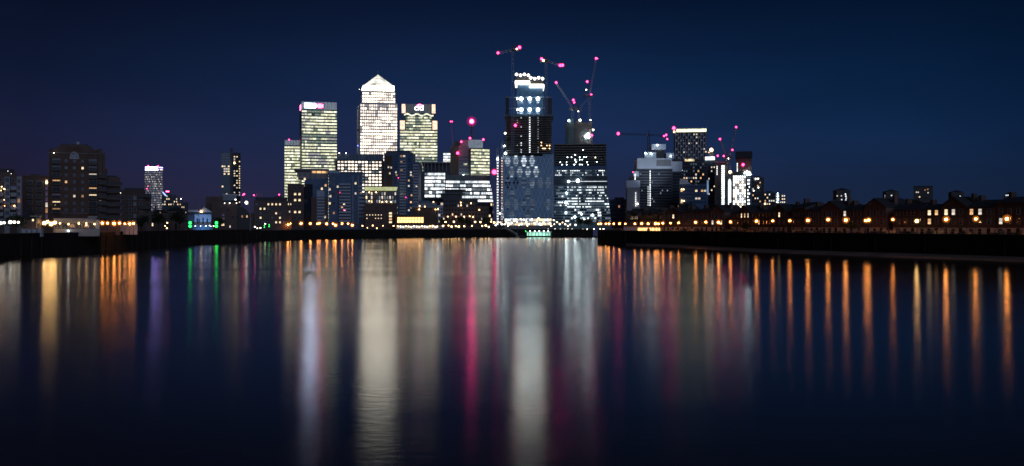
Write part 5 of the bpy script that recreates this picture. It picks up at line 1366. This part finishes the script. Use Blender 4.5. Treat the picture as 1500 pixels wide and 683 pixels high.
for i, (x, y) in enumerate(orange):
    p = on_line([(40.5, 520), (41.0, 470), (45, 402)] + RIGHT[2:], x, 3.0)
    D = p[1] if p else 470.0
    if x < 906: D = 474 - (x - 876) * .9
    gold = x in (1343,)
    lab = f'brighter yellow-white lamp among the orange ones, {ORD[i]} from the right embankment wall corner' if gold else f'orange globe street lamp on the right embankment, {ORD[i]} from the dark wall corner'
    lamp_post('street_lamp', lab, x, y, D, (.33 + .12 * gold) * (.86, 1.08, .95, 1.15, .9, 1.0, .8)[i % 7], 'lamp_gold' if gold else 'lamp_orange', gO)

# lamps on the near left bank
def lamps(name, group, D, pts, fmt, mat, r, cat='street lamp'):
    for i, (x, y) in enumerate(pts):
        d = D(x) if callable(D) else D
        lamp_post(name, fmt.format(ORD[i]), x, y, d, r * (1.0, .82, 1.12, .92, .75, 1.06)[i % 6], mat, group, cat=cat, shield=mat == 'lamp_orange')
lamps('street_lamp', 'white lamps below the bay-fronted flats', lambda x: 285, [(1, 327), (6, 326.5), (15, 325.5), (21, 325.5), (27, 325.8)], 'white lamp below the grey bay-fronted flats at the picture edge, {} from the edge', 'lamp_white', .42)
lamps('flood_lamp', 'amber floodlights by the lodge', lambda x: 295, [(65, 327), (69.5, 325), (75, 328), (80.5, 326)], 'glaring amber floodlight between the lodge and the white restaurant, {} of four from the lodge', 'lamp_gold', .46, 'floodlight')
lamps('street_lamp', 'orange lamps below the stepped wing', lambda x: 314 + (x - 150) * .62, [(150, 327), (157.5, 327), (167, 327.5), (175, 327), (183, 328), (190, 328), (195.5, 327.5)], 'orange lamp below the stepped wing of the brick tower, {} from the white restaurant', 'lamp_orange', .36)
w = thing('quay_wall_panel', 'pale quayside wall glowing orange beneath the row of seven lamps', 'garden wall', (px(172, 348), 348, G))
mb = MB()
a_, b_ = Vector((px(146, 348) - w.location.x, 0, 0)), Vector((px(201, 348) - w.location.x, 0, 0))
mb.taper(a_.x, b_.x, a_.x, b_.x, 0, .4, -.2, 3.2); mb.build('panel', 'render_white', w)
mb = MB(); mb.box(a_.x - .1, b_.x + .1, -.08, .48, 3.204, 3.35); mb.build('coping', 'concrete', w)

gG = 'green navigation lamps by the blue-washed hall'
for i, (x, lab) in enumerate(((279, 'left of the blue-washed hall'), (317.5, 'right of the blue-washed hall'))):
    t = thing('navigation_light', f'pair of stacked green navigation lamps on a post, {lab}', 'navigation light', (px(x, 485), 485, G), 0, gG)
    mb = MB(); mb.tube((0, 0, -.1), (0, 0, pz(325.5, 485) - G), .1, .08); mb.build('post', 'steel_dark', t)
    for y in (326.6, 331.4): link('lamp', ball_mesh(.62, 'lamp_green'), t, (0, -.5, pz(y, 485) - G))
for i, (x, y, lab) in enumerate(((387.5, 331.5, 'left'), (394.5, 330.5, 'right'))):
    t = thing('navigation_light', f'weak green navigation lamp below the dark six-storey flats, {lab} one of two', 'navigation light', (px(x, 585), 585, G), 0, 'weak green lamps below the dark flats')
    mb = MB(); mb.tube((0, 0, -.1), (0, 0, pz(y, 585) - G), .1, .08); mb.build('post', 'steel_dark', t)
    for dy in (-1, 1.6): link('lamp', ball_mesh(.24, 'lamp_green'), t, (0, -.5, pz(y + dy, 585) - G))
t = thing('navigation_light', 'small violet-blue lamp low on the quay below the dark six-storey flats', 'navigation light', (px(406.5, 580), 580, G - 1))
mb = MB(); mb.box(-.3, .3, -.3, .3, 0, .6); mb.build('base', 'concrete_dark', t); link('lamp', ball_mesh(.5, 'lamp_blue'), t, (0, -.6, .7))
lamps('path_lamp', 'small white lamps before the blue-washed hall', 490, [(286, 331.3), (294, 331.3), (301.5, 331.3), (307, 330.5), (309, 331.6), (313, 331.3)], 'small white path lamp in front of the blue-washed hall, {} from the green pair', 'lamp_white', .24, 'path lamp')
lamps('path_lamp', 'small warm lamps before the dark flats', 575, [(373.5, 332.5), (377, 334.5), (381.5, 334), (388.5, 328)], 'small warm path lamp in front of the dark six-storey flats, {} from the wharf', 'lamp_white', .34, 'path lamp')
lamps('path_lamp', 'scattered warm lamps before the low dark houses', 455, [(245, 326.5), (242, 331), (244.5, 334.5)], 'warm path lamp before the low dark slate-roofed house, {} of three from the top', 'lamp_amber', .28, 'path lamp')

# orange lamps of the far apartment quay, and the lamps of the far promenade
lamps('street_lamp', 'orange lamps before the far apartment complex', lambda x: 600 + (x - 420) * .7, [(422, 329.5), (425, 327.5), (441, 327.5), (454.5, 327.8), (465, 328), (467.5, 327), (478.5, 328), (488, 328), (491.5, 330), (501, 327.8), (510, 327.8), (516, 330)], 'orange lamp on the far quay before the big apartment complex, {} from the dark flats', 'lamp_orange', .55)
far_white = [(531, 331), (546, 330.5), (561, 331), (576.5, 331), (538, 334), (552, 334.5)]
lamps('street_lamp', 'white lamps before the low dark brick block', 722, sorted(far_white), 'small cream lamp before the low dark brick block, {} from the apartment complex', 'lamp_amber', .42)
prom = [(634, 331), (640.4, 332), (649, 331), (652.7, 325.3), (657, 330.5), (661.5, 332), (665, 325), (667.6, 331.4), (672, 332), (680, 331.6), (691.4, 331), (696, 325.2), (703.7, 325.4), (706.3, 331.3), (711.6, 330.5), (716, 332.5), (719.5, 325), (724, 326)]
lamps('street_lamp', 'warm lamps on the far promenade below the curved office', 716, prom, 'warm lamp on the far promenade below the curved office, {} counted towards the diamond tower', 'lamp_amber', .58)
site = [(726, 330), (730, 325.7), (735, 328.6), (739, 328.6), (744, 331), (749.6, 326.7), (757.5, 325.7), (762.5, 321), (767.4, 322), (775, 328), (779, 321), (783, 327), (789, 320), (796, 325.7), (805, 327.6), (811, 322.7), (812, 328.6), (820, 328.5), (828, 328.6), (835, 329), (843, 329.5)]
lamps('site_lamp', 'site lamps at the foot of the diamond tower', 735, site, 'bright cream site lamp at the diamond tower foot, {} counted from the hoist tower', 'lamp_white', .52, 'site lamp')
pier_l = [(803, 336), (808, 336), (813, 336), (821, 336), (827, 336), (832, 336), (838, 336), (854, 336), (860, 336), (870, 335.8), (879, 335.6), (884, 335.6)]
lamps('quay_light', 'cold white quay lights below the flared tower', 708, pier_l, 'low cold white quay light below the flared tower, {} counted from the pier', 'lamp_white', .42, 'quay light')

glow = [(728, 327.6), (733, 326), (741.5, 325.5), (746, 329), (753.5, 324.5), (760, 330), (771, 325), (772.5, 331), (786.5, 324.5), (793, 329.5), (801, 322), (807.5, 331), (816, 325.5), (824, 326), (832, 331)]
lamps('site_lamp', 'amber lamps among the site lights', 728, glow, 'amber lamp among the cream site lights under the diamond tower, {} from the hoist tower', 'lamp_amber', .46, 'site lamp')

# floating pier with a lit cabin
def pier():
    D = 692; X = px(778, D); t = thing('floating_pier', 'floating pier with a glowing green-white cabin at the foot of the diamond tower', 'pier', (X, D, 0))
    U = lambda x: px(x, D) - X; Z = lambda y: pz(y, D)
    mb = MB(); mb.box(U(755), U(809), -3, 3, -.3, .9); mb.build('pontoon', 'steel_dark', t)
    mb = MB(); mb.box(U(772), U(806), -1.8, 1.8, .904, Z(340.6)); mb.build('cabin', 'pod_green', t)
    mb = MB(); mb.box(U(770), U(808), -2.4, 2.4, Z(340.5), Z(339.3)); mb.build('cabin_roof', 'render_white', t)
    for k in range(7):
        mb = MB(); x = U(774 + k * 5); mb.box(x - .15, x + .15, -2, -1.83, .91, Z(340.7)); mb.build('cabin_post', 'steel_dark', t)
    for x in (758, 808): mb = MB(); mb.tube((U(x), 2, -2), (U(x), 2, 5.8), .35, .35, 10); mb.build('mooring_pile', 'steel_dark', t)
    mb = MB(); mb.bar((U(757), 0, 1.6), (U(742), 12, G + .6), 1.2); mb.build('gangway', 'steel_paint', t)
    for k in range(6): link('lamp', ball_mesh(.28, 'lamp_green' if k == 0 else 'lamp_cold'), t, (U(770 + k * 6.6), -2.7, Z(338.6)))
pier()
# ================================================================== RIGHT BANK: TERRACED HOUSES
LITW = [(931, 319.3), (935, 319.3), (938.5, 319.3), (965, 311.5), (976, 308.5), (984.5, 308.5), (984.5, 317), (973, 308), (990, 308), (1089, 313), (1094, 313), (1099, 313), (1143, 316), (1115, 327), (1047, 327), (1057, 327), (1231, 308.5), (1238, 308.5), (1359.5, 307), (1367.5, 307), (1378, 306.5), (1385, 306.5), (1391, 306.5), (1398, 306.5), (1420, 307), (1426, 307), (1431, 307), (1459, 322.5), (1360, 323), (1469, 321.5)]
used = set()
wall_line = [(40.5, 510), (41.0, 470), (45, 402)] + RIGHT[2:9]
HL = offset(wall_line, 15.0)
def walk(line, s):
    for i in range(len(line) - 1):
        a, b = Vector(line[i]), Vector(line[i + 1]); L = (b - a).length
        if s <= L or i == len(line) - 2:
            d = (b - a).normalized(); return a + d * s, d
        s -= L
total = sum((Vector(HL[i+1]) - Vector(HL[i])).length for i in range(len(HL) - 1))
DESC = ['red brick gabled house', 'brown eave-fronted house', 'yellow brick gabled house', 'dark brick eave-fronted house']
def house(i, s, w, kind, hgt, ridge, last):
    p, d = walk(HL, s)
    rz = math.atan2(d.y, d.x)                       # local x runs along the bank towards the camera, local -y faces the river
    ex = ('cut by the picture edge' if last else f'in the terrace behind the orange lamps, {ORD[i]} from the towers')
    t = thing('terraced_house', f'{DESC[kind]} {ex}', 'house', (p.x, p.y, G), rz, 'terraced houses on the right bank')
    wall = ['brick_red', 'brick_brown', 'brick_yellow', 'brick_dark'][kind]; dep = 10.0; hw = w / 2 - .05
    if kind in (0, 2):
        mb = MB(); mb.prism_xz([(-hw, -.3), (hw, -.3), (hw, hgt), (0, ridge), (-hw, hgt)], 0, dep); mb.build('wall', wall, t)
        mb = MB(); sl = (ridge - hgt) / hw
        for sg in (-1, 1):
            q = [(0, ridge + .02), (sg * (hw + .35), hgt - sl * .35 + .02), (sg * (hw + .35), hgt - sl * .35 + .27), (0, ridge + .29)]
            if sg > 0: q = q[::-1]
            mb.prism_xz(q, -.4, dep + .3)
        roof = mb.build('roof', 'slate', t)
        mb = MB(); mb.box(hw - 1.6, hw - .8, 4, 5.2, hgt - .4, ridge + 1.0); mb.build('chimney', wall, roof)
    else:
        mb = MB(); mb.box(-hw, hw, 0, dep, -.3, hgt); mb.build('wall', wall, t)
        mb = MB(); i0 = len(mb.v)
        mb.taper(-hw - .05, hw + .05, -hw - .05, hw + .05, -.5, dep + .5, hgt + .01, ridge, dep / 2 - .1, dep / 2 + .1); roof = mb.build('roof', 'slate', t)
        mb = MB(); mb.box(-hw + .4, -hw + 1.3, dep / 2 - .9, dep / 2 + .9, ridge - .6, ridge + 1.2); mb.build('chimney', wall, roof)
    mb = MB(); mb.box(-hw + .03, hw - .03, -.14, -.005, -.3, 2.3); mb.build('white_ground_floor', 'render_white', t)
    mat = Vector((math.cos(rz), math.sin(rz))); nin = Vector((-math.sin(rz), math.cos(rz)))
    cols = [-w * .3, 0, w * .3] if w > 7 else [-w * .24, w * .24]
    for r, z in enumerate((1.35, 4.0, 6.4)):
        for c, u in enumerate(cols):
            if r == 0 and c == len(cols) - 1:
                mb = MB(); mb.box(-.5, .5, -.22, -.145, -1.1, 1.1); dr = mb.build('door', 'wood_dark', t, (u, 0, 1.15)); 
                mb = MB(); mb.box(.3, .38, -.3, -.221, -.1, .05); mb.build('handle', 'steel_paint', dr)
                continue
            g = p + mat * u; X, Y = g.x, g.y; sx = 750 + F * X / Y; sy = HZ - F * (z + G - CAM_Z) / Y
            m = 'glass_dark'; best = None
            for q, (a, b) in enumerate(LITW):
                e = abs(a - sx) + abs(b - sy) * .6
                if q not in used and abs(a - sx) < 5 and abs(b - sy) < 5 and (best is None or e < best[0]): best = (e, q)
            if best: used.add(best[1]); m = ['room_yellow', 'room_warm', 'room_pale'][best[1] % 3]
            k = ('h', m, r == 0)
            if k not in WIN:
                mb = MB(); W, H, fr = .5, .72, .09
                mb.quad([(-W, -.04, -H), (W, -.04, -H), (W, -.04, H), (-W, -.04, H)], 1)
                mb.box(-W - fr, -W, -.1, .01, -H - fr, H + fr); mb.box(W, W + fr, -.1, .01, -H - fr, H + fr); mb.box(-W, W, -.1, .01, H, H + fr); mb.box(-W, W, -.14, .01, -H - fr, -H); mb.box(-W, W, -.09, -.045, -.04, .04)
                WIN[k] = mb.mesh('window', ['render_grey', m])
            link('window', WIN[k], t, (u, -.145 if r == 0 else 0, z))
    if i % 4 == 1:
        mb = MB()
        for q in range(7): mb.box(-hw + .5 + q * .3, -hw + .8 + q * .3, -1.5, -.15, -.2, .2 + q * .26)
        mb.build('entrance_stair', 'concrete_dark', t)
    if kind == 1:
        mb = MB(); mb.box(-hw, hw, -.22, -.005, hgt - .3, hgt); mb.build('gutter', 'steel_dark', t)
    # the pale wall of its front garden is a thing of its own
    if i % 3 != 2:
        a = p - nin * 5.2
        gw = thing('garden_wall', f'pale front garden wall with dark piers before the {ORD[i]} terraced house from the towers', 'garden wall', (a.x, a.y, G), rz, 'front garden walls of the right-hand terrace')
        mb = MB(); mb.box(-hw + .6, hw * .45, -.12, .12, -.2, 1.25 + .35 * (i % 2)); mb.build('panel', 'render_white', gw)
        for q in range(3):
            x = -hw + .6 + q * (hw * 1.45 - .6) / 2; mb = MB(); mb.box(x - .22, x + .22, -.22, .22, -.2, 1.75); mb.build('pier', 'brick_dark', gw)
s, i = 6.0, 0; rnd = random.Random(5)
plan = []
while s < total - 8 and i < 32:
    w = rnd.choice([7.6, 8.4, 9.2, 9.8]); plan.append((s + w / 2, w)); s += w + (2.6 if i % 5 == 4 else .02); i += 1
for i, (sc, w) in enumerate(plan):
    kind = [0, 1, 1, 2, 3, 1, 0, 3][i % 8]
    end = walk(HL, sc)[0]; big = 1450 < 750 + F * end.x / end.y < 1492
    hgt = (7.9 if not big else 8.7) + rnd.uniform(-.75, .5); house(i, sc, w, kind, hgt, hgt + (1.9 if kind in (0, 2) else 1.5) + rnd.uniform(-.3, .5), False)

# ------------------------------------------------------------------ trees and shrubs
def leaf_crown(blobs, n, size, seed):
    rnd = random.Random(seed); mb = MB()
    wts = [b[3] ** 3 for b in blobs]
    for _ in range(n):
        bx, by, bz, br = rnd.choices(blobs, wts)[0]
        v = Vector((rnd.gauss(0, 1), rnd.gauss(0, 1), rnd.gauss(0, 1))).normalized() * br * rnd.uniform(.35, 1.08) ** .6
        c = Vector((bx, by, bz)) + Vector((v.x, v.y, v.z * .8))
        a = Vector((rnd.gauss(0, 1), rnd.gauss(0, 1), rnd.gauss(0, .6))).normalized(); b = a.cross(Vector((rnd.gauss(0, 1), rnd.gauss(0, 1), rnd.gauss(0, 1)))).normalized()
        s_ = size * rnd.uniform(.6, 1.4)
        mb.quad([c - a * s_, c + b * s_ * .55, c + a * s_, c - b * s_ * .55], rnd.choice((0, 0, 1)))
    return mb
def tree(label, x, D, h, spread, seed, group, z0=G):
    rnd = random.Random(seed); t = thing('tree', label, 'tree', (px(x, D), D, z0), rnd.uniform(0, 6), group)
    mb = MB(); th = h * .45; mb.tube((0, 0, -.2), (.1, 0, th), h * .035, h * .02, 8)
    blobs = []
    for k in range(7):
        an = k * 2.4 + rnd.uniform(-.4, .4); rr = spread * rnd.uniform(.25, .62); zz = h * rnd.uniform(.5, .85); e = Vector((rr * math.cos(an), rr * math.sin(an), zz))
        mb.tube((.1 * (zz / h), 0, th * rnd.uniform(.7, 1)), e, h * .014, h * .005, 6); blobs.append((e.x, e.y, e.z, spread * rnd.uniform(.32, .5)))
    blobs.append((0, 0, h * .84, spread * .42))
    mb.build('trunk', 'bark', t)
    leaf_crown(blobs, 1100, h * .035, seed).build('crown', ['leaf', 'leaf_dark'], t)
    return t
def on_bank(x, off):
    p = on_line([(40.5, 520), (41.0, 470), (45, 402)] + RIGHT[2:], x, off); return p
gT = 'dark trees along the right bank'
for i, (x, off, h, sp, lab) in enumerate(((1444, 17, 8.5, 3.4, 'dark leafy tree filling the gap left of the taller end house'), (1012, 30, 12.5, 5.5, 'dark tree rising behind the terrace roofs below the lime-banded tower'), (1046, 30, 11.5, 5, 'dark tree behind the terrace roofs below the yellow rooftop lamp'), (1246, 7, 4.6, 2.2, 'small dark tree between the orange lamps, below the twin lit windows'), (1092, 7, 4.2, 1.9, 'small dark tree between the orange lamps, below the blazing grid-lit site'), (1330, 26, 10.5, 4.2, 'dark tree showing over the roofs left of the square dark flats'), (1420, 26, 10.6, 4.0, 'dark tree showing over the roofs above the lamp before the gap'))):
    p = on_bank(x, off)
    if p: tree(lab, x, p[1], h, sp, 100 + i, gT)
gL = 'dark trees on the left bank'
for i, (x, D, h, sp, lab) in enumerate(((24, 292, 6.5, 3, 'dark tree in front of the bay-fronted flats, left of the lodge'), (232, 455, 9, 4.5, 'dark tree before the low brick house with the tall yellow window'), (263, 462, 9.5, 5, 'dark tree before the low slate-roofed house'), (320, 500, 7, 3.5, 'small dark tree before the dark wharf, right of the green lamps'), (208, 372, 6.5, 3, 'dark tree at the right end of the seven orange lamps'))):
    tree(lab, x, D, h, sp, 140 + i, gL)
for i, (x, D, h, sp, lab) in enumerate(((647, 730, 8, 4, 'left tree of four before the dark stepped block'), (677, 728, 9, 4.5, 'second tree of four before the dark stepped block'), (686, 732, 8, 4, 'third tree of four before the dark stepped block'), (712, 730, 9, 4.4, 'last tree of four before the dark stepped block, nearest the hoist'), (850, 728, 9, 4.6, 'dark tree on the quay below the right side of the flared tower'), (862, 724, 7.5, 4, 'dark tree on the quay left of the first orange lamps'))):
    tree(lab, x, D, h, sp, 160 + i, 'trees on the far promenade')
gS = 'shrubs behind the right embankment wall'
for i, x in enumerate((1003, 1026, 1062, 1082, 1120, 1145, 1172, 1198, 1228, 1256, 1290, 1325, 1362, 1408, 1455, 1486)):
    p = on_bank(x, 5.2)
    if not p: continue
    rnd = random.Random(300 + i); sp = rnd.uniform(.9, 1.7)
    o = leaf_crown([(k * .9 - .9, rnd.uniform(-.3, .3), sp * rnd.uniform(.5, .75), sp * rnd.uniform(.55, .8)) for k in range(3)], 420, .16, 300 + i).build('shrub', ['leaf', 'leaf_dark'], None, (p[0], p[1], G)); o.rotation_euler.z = rnd.uniform(0, 3)
    tag(o, f'dark rounded shrub behind the embankment wall, {ORD[i]} of the row counted from the towers', 'shrub', gS)

# ------------------------------------------------------------------ promenade railing and parked cars on the right bank
def railings():
    A = offset([(45, 402)] + RIGHT[2:9], .9); n = 0; acc = 0
    L = sum((Vector(A[i+1]) - Vector(A[i])).length for i in range(len(A) - 1)); N = 12; seg = L / N
    for k in range(N):
        p, _ = walk(A, k * seg + .05); q, _ = walk(A, (k + 1) * seg - .05); d = q - p; ln = d.length
        t = thing('promenade_railing', f'dark iron railing on the right embankment wall, {ORD[k]} bay from the wall corner', 'railing', (p.x, p.y, G), math.atan2(d.y, d.x), 'railing bays on the right embankment')
        for z in (1.15, .62): mb = MB(); mb.box(0, ln, -.03, .03, z - .03, z + .03); mb.build('rail', 'steel_dark', t)
        for j in range(9):
            x = ln * (j + .5) / 9; mb = MB(); mb.box(x - .035, x + .035, -.034, .034, -.1, 1.2); mb.build('post', 'steel_dark', t)
railings()

def car(label, x, off, lights=False):
    p = on_bank(x, off); q = on_bank(x + 6, off); d = Vector(q) - Vector(p); rz = math.atan2(d.y, d.x)
    t = thing('parked_car', label, 'car', (p[0], p[1], G), rz, 'cars parked on the right promenade')
    mb = MB(); mb.prism_xz([(-2.1, .28), (2.1, .28), (2.15, .62), (1.95, .82), (1.1, .92), (.5, 1.38), (-1.0, 1.42), (-1.75, .98), (-2.1, .9), (-2.2, .6)], -.85, .85); mb.build('body', 'car_paint', t)
    for s in (-1, 1):
        mb = MB(); mb.prism_xz([(-1.5, .96), (.95, .94), (.45, 1.32), (-.95, 1.35)] if s < 0 else [(-1.5, .96), (.95, .94), (.45, 1.32), (-.95, 1.35)], .852 * s - .008, .852 * s + .008); mb.build('side_window', 'glass_dark', t)
        for xx in (-1.35, 1.35):
            mb = MB(); mb.tube((xx, s * .7, .32), (xx, s * .88, .32), .32, .32, 14); wv = mb.build('wheel', 'tyre', t)
            mb = MB(); mb.tube((xx, s * .881, .32), (xx, s * .9, .32), .19, .17, 10); mb.build('rim', 'steel_paint', wv)
    for s in (-.6, .6): link('headlight', ball_mesh(.12, 'lamp_amber' if lights else 'glass_pale'), t, (2.12, s, .66))
car('dark parked car with headlights on, between the twin orange lamp and the next one', 1284, 4.0, True)
car('dark unlit parked car behind the embankment wall, below the blazing grid-lit site', 1076, 6.0)
car('dark parked car with headlights on, just left of the brighter yellow-white lamp', 1333, 4.5, True)

# a warm lit arcade at the corner of the right bank
def arcade():
    AD = on_bank(940, 7.5)[1]
    b = Bld('lit_arcade', 'long low building with an amber-lit glazed ground floor, behind clustered orange lamps', 'arcade', 912, 969, AD, 4)
    b.block('body', 913, 968, 331.5, None, 'render_white', yb=.6); b.block('roof', 912, 969, 329.8, 331.3, 'slate', yb=-.5)
    for i in range(8): b.window(935.5 + i * 4.2, 336, 3.4, 4.4, 'deck_orange', 'brick_dark', yb=.58)
    for i in range(6): b.block('pier', 914 + i * 4, 914.8 + i * 4, 331.6, None, 'render_white', yb=.1, ye=.55)
    b.block('low_wall', 912, 969, 339.5, None, 'brick_dark', yb=-2, ye=-1.7)
arcade()
for l, v in SEEN.items():
    if len(v) > 1: print('SAME LABEL', l, v)
print('objects', len(bpy.data.objects))
